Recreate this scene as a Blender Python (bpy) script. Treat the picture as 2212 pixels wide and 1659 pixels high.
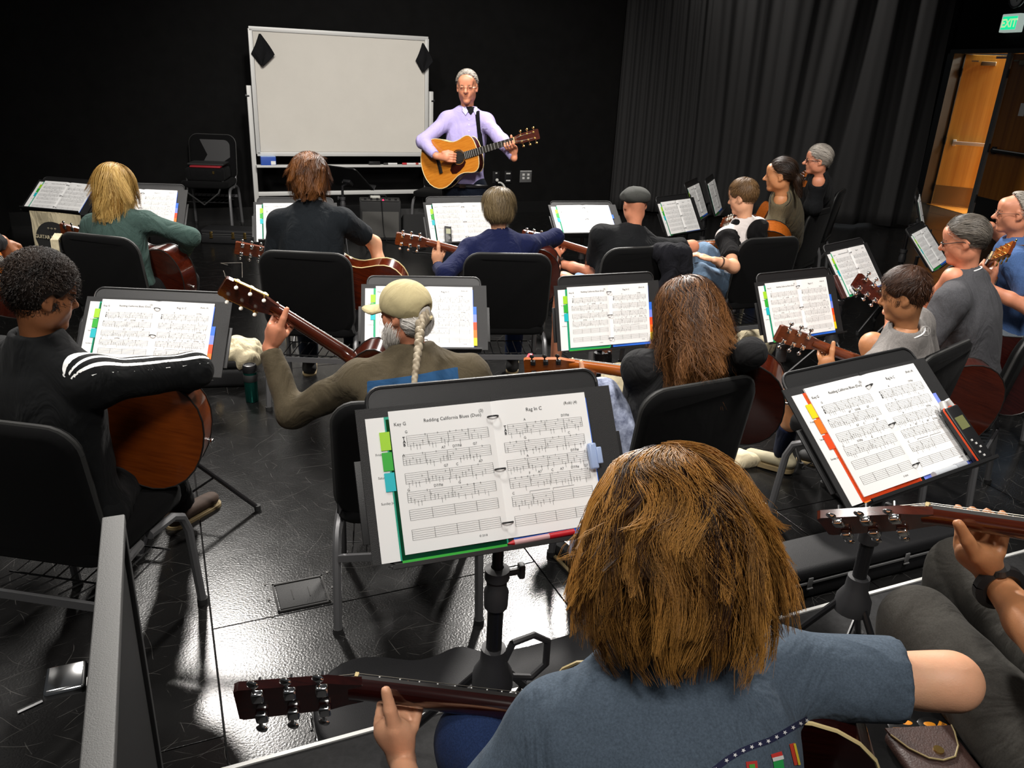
import bpy, bmesh, math, random
import numpy as np
from mathutils import Vector, Matrix, Quaternion
from mathutils.bvhtree import BVHTree

for _o in list(bpy.data.objects): bpy.data.objects.remove(_o)
SC = bpy.context.scene
COL = SC.collection
random.seed(7); RNG = np.random.default_rng(7)
D2R = math.radians

# ---------------------------------------------------------------- camera
FPX, IW, IH = 1725.0, 2212, 1659
CAM = np.array([0.0, 0.0, 1.85]); PITCH = D2R(21.8); ROLL = D2R(2.8)
_f = np.array([0, math.cos(PITCH), -math.sin(PITCH)])
_u0 = np.array([0, math.sin(PITCH), math.cos(PITCH)]); _r0 = np.array([1.0, 0, 0])
CR = math.cos(ROLL)*_r0 + math.sin(ROLL)*_u0
CU = math.cos(ROLL)*_u0 - math.sin(ROLL)*_r0
cd = bpy.data.cameras.new('camera'); cam = bpy.data.objects.new('camera', cd); COL.objects.link(cam)
cd.sensor_width = 36; cd.sensor_fit = 'HORIZONTAL'; cd.lens = 36*FPX/IW; cd.clip_start = .05; cd.clip_end = 100
cam.matrix_world = Matrix(((CR[0], CU[0], -_f[0], CAM[0]), (CR[1], CU[1], -_f[1], CAM[1]), (CR[2], CU[2], -_f[2], CAM[2]), (0, 0, 0, 1)))
SC.camera = cam

def V(*a): return np.array(a, float)
def nrm(v):
    v = np.asarray(v, float); return v/max(np.linalg.norm(v), 1e-9)
def ray(x, y): return nrm(_f + CR*(x-IW/2)/FPX - CU*(y-IH/2)/FPX)
def PD(x, y, d): return CAM + ray(x, y)*d
def PZ(x, y, z):
    d = ray(x, y); return CAM + d*(z-CAM[2])/d[2]

# ---------------------------------------------------------------- world, lights, exposure
WLD = bpy.data.worlds.new('world'); SC.world = WLD; WLD.use_nodes = True
WLD.node_tree.nodes['Background'].inputs[0].default_value = (.9, .95, 1.0, 1)
WLD.node_tree.nodes['Background'].inputs[1].default_value = .035
vs = SC.view_settings
vs.view_transform = 'Standard'; vs.look = 'None'; vs.gamma = 1; vs.exposure = 0.10; vs.use_curve_mapping = False
def spot(name, loc, to, power, ang=60, blend=.4, rad=.12, col=(1, .955, .90)):
    l = bpy.data.lights.new(name, 'SPOT'); l.energy = power; l.spot_size = D2R(ang); l.spot_blend = blend
    l.shadow_soft_size = rad; l.color = col
    o = bpy.data.objects.new(name, l); COL.objects.link(o); o.location = loc
    o.rotation_euler = (Vector(to)-Vector(loc)).to_track_quat('-Z', 'Y').to_euler()
    return o
# theatre lamps hung over the front of the room, aimed back at the players
spot('stage_lamp', (.72, 8.8, 5.2), (.5, 2.3, .6), 2900, 60, .55, .32)
spot('stage_lamp', (-3.3, 7.4, 5.2), (-1.1, 2.2, .6), 1500, 60, .55, .30)
# lamps over the seats and behind the last row, aimed at the front, plus an added curtain wash
spot('house_or_wash_lamp', (-2.2, 1.6, 5.4), (-1.4, 4.8, .6), 900, 100, .8, .35)
spot('house_or_wash_lamp', (2.0, 1.8, 5.4), (1.8, 4.8, .6), 900, 100, .8, .35)
spot('house_or_wash_lamp', (-.4, 3.9, 5.4), (-.9, 8.2, 1.5), 980, 62, .8, .3)
spot('house_or_wash_lamp', (.9, 9.9, 5.5), (4.4, 11.1, 3.0), 620, 80, .9, .2)  # added wash lamp, set sideways to bring out contrast in the curtain folds
spot('house_or_wash_lamp', (.3, -1.2, 4.6), (.5, 2.6, .8), 420, 90, .8, .4)

# ---------------------------------------------------------------- materials
MATS = {}
def srgb(h):
    if isinstance(h, str):
        h = h.lstrip('#'); c = [int(h[i:i+2], 16)/255 for i in (0, 2, 4)]
        return tuple(x/12.92 if x <= .04045 else ((x+.055)/1.055)**2.4 for x in c)
    return tuple(h)
def nn(nt, t, **k):
    n = nt.nodes.new(t)
    for a, b in k.items():
        if a.startswith('_'): setattr(n, a[1:], b)
        else: n.inputs[a].default_value = b
    return n
def mat(name, col, rough=.6, metal=0, var=0, vscale=40, bump=0, bscale=200, coat=0, spec=.5, sss=0, sheen=0, stretch=None, var_col=None, emit=None, estr=0, trans=0):
    if name in MATS: return MATS[name]
    m = bpy.data.materials.new(name); m.use_nodes = True; nt = m.node_tree; b = nt.nodes['Principled BSDF']
    c = srgb(col)
    b.inputs['Base Color'].default_value = (*c, 1); b.inputs['Roughness'].default_value = rough
    b.inputs['Metallic'].default_value = metal; b.inputs['Specular IOR Level'].default_value = spec
    if coat: b.inputs['Coat Weight'].default_value = coat; b.inputs['Coat Roughness'].default_value = .08
    if sheen: b.inputs['Sheen Weight'].default_value = sheen
    if trans: b.inputs['Transmission Weight'].default_value = trans
    if sss:
        b.inputs['Subsurface Weight'].default_value = sss; b.inputs['Subsurface Radius'].default_value = (.012, .005, .003); b.inputs['Subsurface Scale'].default_value = 1.0
    if emit: b.inputs['Emission Color'].default_value = (*srgb(emit), 1); b.inputs['Emission Strength'].default_value = estr
    tc = nt.nodes.new('ShaderNodeTexCoord'); src = tc.outputs['Object']
    if stretch:
        mp = nt.nodes.new('ShaderNodeMapping'); mp.inputs['Scale'].default_value = stretch
        nt.links.new(src, mp.inputs[0]); src = mp.outputs[0]
    if var:
        n = nn(nt, 'ShaderNodeTexNoise', Scale=vscale, Detail=6.0, Roughness=.65); nt.links.new(src, n.inputs['Vector'])
        r = nt.nodes.new('ShaderNodeValToRGB'); r.color_ramp.elements[0].position = .3; r.color_ramp.elements[1].position = .72
        c2 = srgb(var_col) if var_col else tuple(min(1, x*(1+var)) for x in c)
        c1 = c if var_col else tuple(x*(1-var) for x in c)
        r.color_ramp.elements[0].color = (*c1, 1); r.color_ramp.elements[1].color = (*c2, 1)
        nt.links.new(n.outputs[0], r.inputs[0]); nt.links.new(r.outputs[0], b.inputs['Base Color'])
    if bump:
        n = nn(nt, 'ShaderNodeTexNoise', Scale=bscale, Detail=5.0); nt.links.new(src, n.inputs['Vector'])
        bp = nn(nt, 'ShaderNodeBump', Strength=bump, Distance=.004); nt.links.new(n.outputs[0], bp.inputs['Height']); nt.links.new(bp.outputs[0], b.inputs['Normal'])
    MATS[name] = m; return m
def fabric(name, col, var=.25, vscale=260, bump=.35, rough=.9, spec=.15):
    """woven cloth: fine mottling plus soft folds in the relief"""
    if name in MATS: return MATS[name]
    m = mat(name, col, rough, var=var, vscale=vscale, spec=spec, sheen=.02)
    nt = m.node_tree; b = nt.nodes['Principled BSDF']; tc = nt.nodes['Texture Coordinate']
    mp = nt.nodes.new('ShaderNodeMapping'); mp.inputs['Scale'].default_value = (9, 9, 4.5); nt.links.new(tc.outputs['Object'], mp.inputs[0])
    n = nn(nt, 'ShaderNodeTexNoise', Scale=1.0, Detail=3.0, Distortion=1.6); nt.links.new(mp.outputs[0], n.inputs['Vector'])
    bp = nn(nt, 'ShaderNodeBump', Strength=bump, Distance=.05); nt.links.new(n.outputs[0], bp.inputs['Height'])
    n2 = nn(nt, 'ShaderNodeTexNoise', Scale=900.0, Detail=2.0); nt.links.new(tc.outputs['Object'], n2.inputs['Vector'])
    b2 = nn(nt, 'ShaderNodeBump', Strength=.25, Distance=.001); nt.links.new(n2.outputs[0], b2.inputs['Height']); nt.links.new(bp.outputs[0], b2.inputs['Normal'])
    nt.links.new(b2.outputs[0], b.inputs['Normal'])
    return m
def zoned(name, cols, thr, **k):
    """fabric whose colour is chosen by a stored per-vertex 'zone' value"""
    m = fabric(name, cols[0], **k); nt = m.node_tree; b = nt.nodes['Principled BSDF']
    a = nt.nodes.new('ShaderNodeAttribute'); a.attribute_name = 'zone'
    prev = b.inputs['Base Color'].links[0].from_socket if b.inputs['Base Color'].links else None
    for c, t in zip(cols[1:], thr):
        gt = nt.nodes.new('ShaderNodeMath'); gt.operation = 'GREATER_THAN'; gt.inputs[1].default_value = t; nt.links.new(a.outputs['Fac'], gt.inputs[0])
        mx = nt.nodes.new('ShaderNodeMix'); mx.data_type = 'RGBA'; nt.links.new(gt.outputs[0], mx.inputs['Factor'])
        nt.links.new(prev, mx.inputs[6]); mx.inputs[7].default_value = (*srgb(c), 1); prev = mx.outputs[2]
    nt.links.new(prev, b.inputs['Base Color']); return m
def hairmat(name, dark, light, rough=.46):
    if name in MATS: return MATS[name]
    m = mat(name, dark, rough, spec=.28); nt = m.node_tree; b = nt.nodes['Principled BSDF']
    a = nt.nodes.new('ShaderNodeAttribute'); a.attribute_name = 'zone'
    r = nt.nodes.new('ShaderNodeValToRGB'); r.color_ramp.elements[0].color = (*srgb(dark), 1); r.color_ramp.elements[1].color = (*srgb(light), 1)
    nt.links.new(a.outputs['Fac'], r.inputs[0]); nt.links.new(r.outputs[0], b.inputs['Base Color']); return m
def wood(name, c1, c2, rough=.3, coat=.4, scale=(3, 40, 40)):
    return mat(name, c1, rough, var=1, var_col=c2, vscale=3, stretch=scale, coat=coat)

# ---------------------------------------------------------------- mesh helpers
def tag(o, label=None, cat=None, group=None, kind=None):
    if label: o['label'] = label
    if cat: o['category'] = cat
    if group: o['group'] = group
    if kind: o['kind'] = kind
    return o
def link(name, me, m=None, parent=None, mw=None):
    o = bpy.data.objects.new(name, me); COL.objects.link(o)
    if m is not None and not me.materials:
        for x in (m if isinstance(m, (list, tuple)) else [m]): me.materials.append(x)
    if parent is not None: o.parent = parent
    if mw is not None: o.matrix_local = mw
    return o
def empty(name, loc=(0, 0, 0), rz=0, label=None, cat=None, group=None, mw=None):
    o = bpy.data.objects.new(name, None); COL.objects.link(o); o.empty_display_size = .1
    if mw is not None: o.matrix_world = mw
    else: o.location = loc; o.rotation_euler = (0, 0, rz)
    return tag(o, label, cat, group)
def frame_m(o, x, y, z):
    x, y, z, o = map(list, (x, y, z, o))
    return Matrix(((x[0], y[0], z[0], o[0]), (x[1], y[1], z[1], o[1]), (x[2], y[2], z[2], o[2]), (0, 0, 0, 1)))
class MB:
    """collects simple shapes into one mesh"""
    def __init__(s): s.v = []; s.f = []; s.mi = []; s.m = 0; s.smooth = True
    def add(s, v, f):
        n = len(s.v); s.v += [tuple(map(float, p)) for p in v]; s.f += [tuple(i+n for i in q) for q in f]; s.mi += [s.m]*len(f); return s
    def box(s, c, d, M=None, bev=0):
        c = V(*c); h = V(*d)/2
        if bev:
            bm = bmesh.new(); bmesh.ops.create_cube(bm, size=1)
            for q in bm.verts: q.co = Vector(c + V(*q.co)*2*h)
            bmesh.ops.bevel(bm, geom=list(bm.edges)+list(bm.verts), offset=bev, segments=3, affect='EDGES', profile=.5)
            vv = [V(*q.co) for q in bm.verts]; bm.verts.index_update(); ff = [[q.index for q in f.verts] for f in bm.faces]; bm.free()
        else:
            vv = [c+h*V(x, y, z) for x in (-1, 1) for y in (-1, 1) for z in (-1, 1)]
            ff = [(0, 1, 3, 2), (4, 6, 7, 5), (0, 4, 5, 1), (2, 3, 7, 6), (0, 2, 6, 4), (1, 5, 7, 3)]
        if M is not None: vv = [V(*(M @ Vector(p))) for p in vv]
        return s.add(vv, ff)
    def tube(s, pts, r, n=8, cap=True, sec=None):
        pts = [V(*p) for p in pts]; N = len(pts); rr = r if isinstance(r, (list, tuple, np.ndarray)) else [r]*N
        vs_, fs = [], []; up = V(0, 0, 1)
        t0 = nrm(pts[1]-pts[0])
        if abs(t0 @ up) > .95: up = V(0, 1, 0)
        x = nrm(np.cross(up, t0))
        for i, p in enumerate(pts):
            t = nrm(pts[min(i+1, N-1)]-pts[max(i-1, 0)]); x = nrm(x - t*(x @ t)); y = np.cross(t, x)
            for j in range(n):
                a = 2*math.pi*(j+.5)/n
                if sec: cx, cy = sec[j % len(sec)]
                else: cx, cy = math.cos(a), math.sin(a)
                vs_.append(p + rr[i]*(x*cx + y*cy))
        for i in range(N-1):
            for j in range(n): fs.append((i*n+j, i*n+(j+1) % n, (i+1)*n+(j+1) % n, (i+1)*n+j))
        if cap: fs += [tuple(range(n-1, -1, -1)), tuple((N-1)*n+j for j in range(n))]
        return s.add(vs_, fs)
    def cyl(s, a, b, r, n=16, r2=None): return s.tube([a, b], [r, r if r2 is None else r2], n)
    def ball(s, c, r, n=10, M=None):
        r = V(*r) if hasattr(r, '__len__') else V(r, r, r); c = V(*c); vs_ = []; fs = []
        for i in range(n+1):
            th = math.pi*i/n
            for j in range(2*n):
                ph = math.pi*j/n; q = V(math.sin(th)*math.cos(ph), math.sin(th)*math.sin(ph), math.cos(th))*r
                if M is not None: q = M @ q
                vs_.append(c+q)
        for i in range(n):
            for j in range(2*n): fs.append((i*2*n+j, (i+1)*2*n+j, (i+1)*2*n+(j+1) % (2*n), i*2*n+(j+1) % (2*n)))
        return s.add(vs_, fs)
    def prism(s, poly, z0, z1, M=None):
        n = len(poly); vv = [V(p[0], p[1], z0) for p in poly]+[V(p[0], p[1], z1) for p in poly]
        if M is not None: vv = [V(*(M @ Vector(p))) for p in vv]
        return s.add(vv, [tuple(range(n-1, -1, -1)), tuple(range(n, 2*n))]+[(i, (i+1) % n, n+(i+1) % n, n+i) for i in range(n)])
    def grid(s, fn, nu, nv):
        vv = [fn(i/nu, j/nv) for j in range(nv+1) for i in range(nu+1)]
        return s.add(vv, [(j*(nu+1)+i, j*(nu+1)+i+1, (j+1)*(nu+1)+i+1, (j+1)*(nu+1)+i) for j in range(nv) for i in range(nu)])
    def lathe(s, prof, c=(0, 0, 0), n=24):
        vv = [V(c[0]+r*math.cos(2*math.pi*j/n), c[1]+r*math.sin(2*math.pi*j/n), c[2]+z) for r, z in prof for j in range(n)]
        m = len(prof); ff = [(i*n+j, i*n+(j+1) % n, (i+1)*n+(j+1) % n, (i+1)*n+j) for i in range(m-1) for j in range(n)]
        return s.add(vv, ff)
    def mesh(s, name, smooth=None, ang=40):
        me = bpy.data.meshes.new(name); me.from_pydata(s.v, [], s.f)
        if any(s.mi): me.polygons.foreach_set('material_index', s.mi)
        if smooth is not False:
            me.polygons.foreach_set('use_smooth', [True]*len(s.f))
            try: me.set_sharp_from_angle(angle=D2R(ang))
            except Exception: pass
        me.update(); return me
    def obj(s, name, m, parent=None, mw=None, smooth=None, ang=40): return link(name, s.mesh(name, smooth, ang), m, parent, mw)
def rrect(w, h, r, n=5, cx=0, cy=0):
    out = []
    for sx, sy, a0 in ((1, 1, 0), (-1, 1, 90), (-1, -1, 180), (1, -1, 270)):
        for i in range(n+1):
            a = D2R(a0+90*i/n); out.append((cx+sx*(w/2-r)+r*math.cos(a), cy+sy*(h/2-r)+r*math.sin(a)))
    return out
def glyph(txt, size=1.0, align='LEFT', bold=0):
    cu = bpy.data.curves.new('t', 'FONT'); cu.body = txt; cu.size = size; cu.align_x = align; cu.resolution_u = 2
    if bold: cu.offset = bold
    o = bpy.data.objects.new('t', cu); COL.objects.link(o)
    me = bpy.data.meshes.new_from_object(o.evaluated_get(bpy.context.evaluated_depsgraph_get()))
    v = [V(*q.co) for q in me.vertices]; f = [tuple(p.vertices) for p in me.polygons]
    bpy.data.objects.remove(o); bpy.data.curves.remove(cu); bpy.data.meshes.remove(me); return v, f
def copy_tree(o, parent=None, label=None):
    c = o.copy(); COL.objects.link(c)
    if parent is not None: c.parent = parent; c.matrix_parent_inverse = Matrix()
    if label: c['label'] = label
    for ch in list(o.children): copy_tree(ch, c)
    return c
# ---------------------------------------------------------------- implicit surfaces
def noise3(p, s, seed=0):
    q = p*s; i = np.floor(q).astype(np.int64); f = q-i; f = f*f*(3-2*f); out = 0
    for dx in (0, 1):
        for dy in (0, 1):
            for dz in (0, 1):
                h = ((i[..., 0]+dx)*374761393 + (i[..., 1]+dy)*668265263 + (i[..., 2]+dz)*2147483647 + seed*974711) & 0xffffffff
                h = ((h ^ (h >> 13))*1274126177) & 0xffffffff; h = ((h ^ (h >> 16)) & 0xffff)/65535.0
                out = out + h*np.where(dx, f[..., 0], 1-f[..., 0])*np.where(dy, f[..., 1], 1-f[..., 1])*np.where(dz, f[..., 2], 1-f[..., 2])
    return out*2-1
class RC:      # tapered capsule; flat: cut square at b
    def __init__(s, a, b, ra, rb, k=.02, flat=False, sub=False, sq=None, flata=False):
        s.a, s.b, s.ra, s.rb, s.k, s.flat, s.sub, s.flata = V(*a), V(*b), ra, rb, k, flat, sub, flata
        s.sq = sq      # (direction, factor): squash along direction
    def bounds(s):
        m = max(s.ra, s.rb)*(max(1, s.sq[1]) if s.sq else 1); return np.minimum(s.a, s.b)-m, np.maximum(s.a, s.b)+m
    def d(s, p):
        ab = s.b-s.a; L2 = max(ab @ ab, 1e-9); q = p-s.a; t = np.clip(q @ ab/L2, 0, 1)
        w = q - t[..., None]*ab
        if s.sq is not None:
            e, f = s.sq; w = w + (w @ e)[..., None]*e*(1/f-1)
        d = np.sqrt((w*w).sum(-1)) - (s.ra+(s.rb-s.ra)*t)
        if s.flat: d = np.maximum(d, (p-s.b) @ nrm(ab))
        if s.flata: d = np.maximum(d, -(p-s.a) @ nrm(ab))
        return d
class EL:      # ellipsoid, axes = rows of A
    def __init__(s, c, r, A=None, k=.02, sub=False):
        s.c, s.r, s.A, s.k, s.sub = V(*c), V(*r), (np.eye(3) if A is None else np.asarray(A, float)), k, sub
    def bounds(s):
        e = np.sqrt(((s.A.T*s.r)**2).sum(1)); return s.c-e, s.c+e
    def d(s, p):
        q = (p-s.c) @ s.A.T; k0 = np.sqrt(((q/s.r)**2).sum(-1)); k1 = np.sqrt(((q/s.r**2)**2).sum(-1))
        return k0*(k0-1)/np.maximum(k1, 1e-6)
class BX:      # rounded box
    def __init__(s, c, h, A=None, r=.01, k=.01, sub=False):
        s.c, s.h, s.A, s.r, s.k, s.sub = V(*c), V(*h), (np.eye(3) if A is None else np.asarray(A, float)), r, k, sub
    def bounds(s):
        e = (np.abs(s.A.T)*s.h).sum(1)+s.r; return s.c-e, s.c+e
    def d(s, p):
        q = np.abs((p-s.c) @ s.A.T)-s.h+s.r; return np.sqrt((np.maximum(q, 0)**2).sum(-1))+np.minimum(q.max(-1), 0)-s.r
def smin(a, b, k):
    if k <= 0: return np.minimum(a, b)
    h = np.maximum(k-np.abs(a-b), 0)/k; return np.minimum(a, b)-h*h*k*.25
def field(prims, p):
    g = np.full(p.shape[:-1], 1.0)
    for s in prims:
        if s.sub: g = -smin(-g, s.d(p), s.k)
        else: g = smin(g, s.d(p), s.k)
    return g
def polygonise(prims, vox, cuts=()):
    """surface nets over smooth-blended primitives; cuts: (point, normal) planes that remove what lies beyond"""
    lo = np.min([s.bounds()[0] for s in prims if not s.sub], 0)-3*vox-.01; hi = np.max([s.bounds()[1] for s in prims if not s.sub], 0)+3*vox+.01
    n = np.ceil((hi-lo)/vox).astype(int)+1; g = np.full(n, .5, np.float32)
    ax = [lo[i]+vox*np.arange(n[i]) for i in range(3)]
    for s in prims:
        b0, b1 = s.bounds(); m = s.k+3*vox
        i0 = np.maximum(np.floor((b0-m-lo)/vox).astype(int), 0); i1 = np.minimum(np.ceil((b1+m-lo)/vox).astype(int)+1, n)
        if (i1 <= i0).any(): continue
        sl = tuple(slice(a, b) for a, b in zip(i0, i1))
        p = np.stack(np.meshgrid(*(ax[i][i0[i]:i1[i]] for i in range(3)), indexing='ij'), -1)
        d = s.d(p)
        g[sl] = -smin(-g[sl], d, s.k) if s.sub else smin(g[sl], d, s.k)
    if cuts:
        p = np.stack(np.meshgrid(*ax, indexing='ij'), -1)
        for c, nv in cuts: g = np.maximum(g, (p-V(*c)) @ nrm(nv))
    ins = g < 0; cnt = np.zeros(n-1, np.int8); acc = np.zeros((*(n-1), 3), np.float32); num = np.zeros(n-1, np.float32)
    cs = [(i, j, k) for i in (0, 1) for j in (0, 1) for k in (0, 1)]
    def c(arr, o): return arr[o[0]:n[0]-1+o[0], o[1]:n[1]-1+o[1], o[2]:n[2]-1+o[2]]
    for o in cs: cnt += c(ins, o)
    act = (cnt > 0) & (cnt < 8); idx = np.argwhere(act)
    if len(idx) == 0: return np.zeros((0, 3)), np.zeros((0, 4), int)
    vals = {o: g[idx[:, 0]+o[0], idx[:, 1]+o[1], idx[:, 2]+o[2]] for o in cs}
    sm = np.zeros((len(idx), 3)); nm = np.zeros(len(idx))
    for a in cs:
        for b in cs:
            if sum(b)-sum(a) == 1 and all(y >= x for x, y in zip(a, b)):
                va, vb = vals[a], vals[b]; x = (va < 0) != (vb < 0); t = np.where(x, va/np.where(x, va-vb, 1), 0)
                pt = np.array(a)+t[:, None]*(np.array(b)-np.array(a)); sm += np.where(x[:, None], pt, 0); nm += x
    verts = lo+vox*(idx+sm/nm[:, None])
    vid = np.full(n-1, -1, np.int32); vid[tuple(idx.T)] = np.arange(len(idx)); faces = []
    for axis in range(3):
        e = [0, 0, 0]; e[axis] = 1; u, w = [(1, 2), (2, 0), (0, 1)][axis]
        A = ins[:-1, :-1, :-1]; B = ins[e[0]:n[0]-1+e[0], e[1]:n[1]-1+e[1], e[2]:n[2]-1+e[2]]
        ch = np.argwhere(A != B); ch = ch[(ch[:, u] > 0) & (ch[:, w] > 0)]
        if len(ch) == 0: continue
        du = np.zeros(3, int); du[u] = 1; dw = np.zeros(3, int); dw[w] = 1
        q = np.stack([vid[tuple((ch-du-dw).T)], vid[tuple((ch-dw).T)], vid[tuple(ch.T)], vid[tuple((ch-du).T)]], 1)
        flip = ~A[tuple(ch.T)]; q[flip] = q[flip][:, ::-1]
        faces.append(q[(q >= 0).all(1)])
    return verts, np.concatenate(faces)
def grad(prims, p, e=.002):
    g = np.stack([field(prims, p+V(*np.eye(3)[i])*e)-field(prims, p-V(*np.eye(3)[i])*e) for i in range(3)], -1)
    return g/np.maximum(np.linalg.norm(g, axis=-1, keepdims=True), 1e-9)
def vmesh(name, parts, zone=None, fold=0, fscale=9, seed=0):
    """join (verts, faces) lists to one smooth mesh; fold: cloth relief amplitude"""
    vs_, fs, k = [], [], 0
    for v, f in parts:
        if len(v) == 0: continue
        vs_.append(v); fs.append(np.asarray(f)+k); k += len(v)
    v = np.concatenate(vs_)
    me = bpy.data.meshes.new(name)
    if all(x.shape[1] == fs[0].shape[1] for x in fs): me.from_pydata(v.tolist(), [], np.concatenate(fs).tolist())
    else: me.from_pydata(v.tolist(), [], [q for x in fs for q in x.tolist()])
    me.polygons.foreach_set('use_smooth', [True]*len(me.polygons)); me.update()
    if fold:
        no = np.zeros(len(v)*3); me.vertices.foreach_get('normal', no); no = no.reshape(-1, 3)
        w = np.stack([noise3(v, fscale*.6, seed+j) for j in range(3)], -1)*.09
        q = (v+w)*V(1, 1, .6); a = 1-np.abs(noise3(q, fscale, seed+5))*2; b = noise3(q, fscale*2.1, seed+9)
        v2 = v+no*((a*.7+b*.3)*fold)[:, None]; me.vertices.foreach_set('co', v2.ravel()); me.update()
    if zone is not None:
        at = me.attributes.new('zone', 'FLOAT', 'POINT'); at.data.foreach_set('value', np.asarray(zone(v) if callable(zone) else zone, np.float32))
    return me
def tubes_mesh(P, R, n=3):
    """many strands at once: P (S,K,3), R (S,K)"""
    S, K, _ = P.shape
    T = np.gradient(P, axis=1); T /= np.maximum(np.linalg.norm(T, axis=2, keepdims=True), 1e-9)
    ref = np.where(np.abs(T[..., 2:3]) > .9, V(1, 0, 0), V(0, 0, 1)); X = np.cross(ref, T); X /= np.maximum(np.linalg.norm(X, axis=2, keepdims=True), 1e-9); Y = np.cross(T, X)
    ang = 2*math.pi*np.arange(n)/n
    v = P[:, :, None, :] + R[:, :, None, None]*(X[:, :, None, :]*np.cos(ang)[None, None, :, None]+Y[:, :, None, :]*np.sin(ang)[None, None, :, None])
    base = np.arange(S)[:, None, None]*K*n + np.arange(K-1)[None, :, None]*n; j = np.arange(n)[None, None, :]; j2 = (j+1) % n
    f = np.stack([base+j, base+j2, base+n+j2, base+n+j], -1).reshape(-1, 4)
    return v.reshape(-1, 3), f
# ---------------------------------------------------------------- room frame: u along the back wall, v towards it
WA = D2R(24); E1 = V(math.cos(WA), math.sin(WA), 0); E2 = V(-math.sin(WA), math.cos(WA), 0); VW = 9.95; RV = 1.513; RH = .30
def W(u, v, z=0): return E1*u + E2*v + V(0, 0, z)
MW = frame_m((0, 0, 0), E1, E2, (0, 0, 1))
def on_v(x, y, v):
    d = ray(x, y); t = (v-CAM @ E2)/(d @ E2); q = CAM+d*t; return float(q @ E1), float(q[2])
def wkid(name, mb, m, par, smooth=None, ang=40):
    """child of par whose vertices were written in world space"""
    me = mb.mesh(name, smooth, ang) if isinstance(mb, MB) else mb
    o = link(name, me, m, par); o.matrix_local = par.matrix_world.inverted(); return o
def root(name, loc, label, cat, group=None):
    o = empty(name, tuple(loc), 0, label, cat, group); o.matrix_world = Matrix.Translation(Vector(loc)); return o
def struct(name, mb, m, smooth=False): return tag(mb.obj(name, m, smooth=smooth), kind='structure')

M_floor = mat('floor_black', (.011, .011, .0115), .36, spec=.42)
def _floor_nodes():
    nt = M_floor.node_tree; b = nt.nodes['Principled BSDF']; g = nt.nodes.new('ShaderNodeNewGeometry'); L = nt.links.new
    # base mottling
    n = nn(nt, 'ShaderNodeTexNoise', Scale=3.0, Detail=8.0, Roughness=.7); L(g.outputs['Position'], n.inputs['Vector'])
    # scratches: thin broken streaks in several directions
    tot = None
    for k, (ang, sc) in enumerate(((.35, 2.9), (1.15, 2.5), (1.9, 3.6), (2.6, 2.7), (.8, 4.6))):
        mp = nt.nodes.new('ShaderNodeMapping'); mp.inputs['Rotation'].default_value = (0, 0, ang); mp.inputs['Location'].default_value = (k*3.7, k*1.3, 0)
        L(g.outputs['Position'], mp.inputs[0])
        wv = nn(nt, 'ShaderNodeTexWave', Scale=sc, Distortion=7.0, Detail=2.0); wv.inputs['Detail Scale'].default_value = .7; L(mp.outputs[0], wv.inputs['Vector'])
        lt = nt.nodes.new('ShaderNodeMapRange'); lt.inputs[1].default_value = .9988; lt.inputs[2].default_value = 1.0; L(wv.outputs['Fac'], lt.inputs[0])
        mk = nn(nt, 'ShaderNodeTexNoise', Scale=6.0+1.7*k, Detail=3.0); mpk = nt.nodes.new('ShaderNodeMapping'); mpk.inputs['Location'].default_value = (k*9, 4, 2); L(g.outputs['Position'], mpk.inputs[0]); L(mpk.outputs[0], mk.inputs['Vector'])
        gt = nt.nodes.new('ShaderNodeMapRange'); gt.inputs[1].default_value = .50; gt.inputs[2].default_value = .60; L(mk.outputs[0], gt.inputs[0])
        mu = nt.nodes.new('ShaderNodeMath'); mu.operation = 'MULTIPLY'; L(lt.outputs[0], mu.inputs[0]); L(gt.outputs[0], mu.inputs[1])
        if tot is None: tot = mu.outputs[0]
        else:
            a = nt.nodes.new('ShaderNodeMath'); a.operation = 'MAXIMUM'; L(tot, a.inputs[0]); L(mu.outputs[0], a.inputs[1]); tot = a.outputs[0]
    r = nt.nodes.new('ShaderNodeValToRGB'); r.color_ramp.elements[0].color = (.0038, .0038, .0040, 1); r.color_ramp.elements[1].color = (.010, .0098, .0095, 1); L(n.outputs[0], r.inputs[0])
    mx = nt.nodes.new('ShaderNodeMix'); mx.data_type = 'RGBA'; L(tot, mx.inputs['Factor']); L(r.outputs[0], mx.inputs[6]); mx.inputs[7].default_value = (.055, .053, .050, 1); L(mx.outputs[2], b.inputs['Base Color'])
    n2 = nn(nt, 'ShaderNodeTexNoise', Scale=7.0, Detail=6.0); L(g.outputs['Position'], n2.inputs['Vector'])
    mr = nt.nodes.new('ShaderNodeMapRange'); mr.inputs[3].default_value = .17; mr.inputs[4].default_value = .25; L(n2.outputs[0], mr.inputs[0]); L(mr.outputs[0], b.inputs['Roughness'])
    n3 = nn(nt, 'ShaderNodeTexNoise', Scale=130.0, Detail=3.0); L(g.outputs['Position'], n3.inputs['Vector'])
    bp = nn(nt, 'ShaderNodeBump', Strength=.28, Distance=.002); L(n3.outputs[0], bp.inputs['Height']); L(bp.outputs[0], b.inputs['Normal'])
_floor_nodes()
M_joint = mat('floor_gap', (.003, .003, .003), .9)
M_wall = mat('wall_black', (.0036, .0035, .0035), .8, var=.3, vscale=6, bump=.3, bscale=300, spec=.12)
M_base = mat('baseboard_black', (.006, .006, .006), .35)
M_riser = mat('riser_grey', (.017, .017, .0175), .8, var=.3, vscale=60, bump=.3, bscale=400, spec=.2)
M_alu = mat('aluminium', (.52, .52, .51), .35, metal=.9)
M_alup = mat('aluminium_satin', (.62, .62, .60), .5, metal=.25)
M_blk = mat('black_satin', (.010, .010, .011), .38)
M_blkm = mat('black_matte', (.012, .012, .012), .75)
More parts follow.
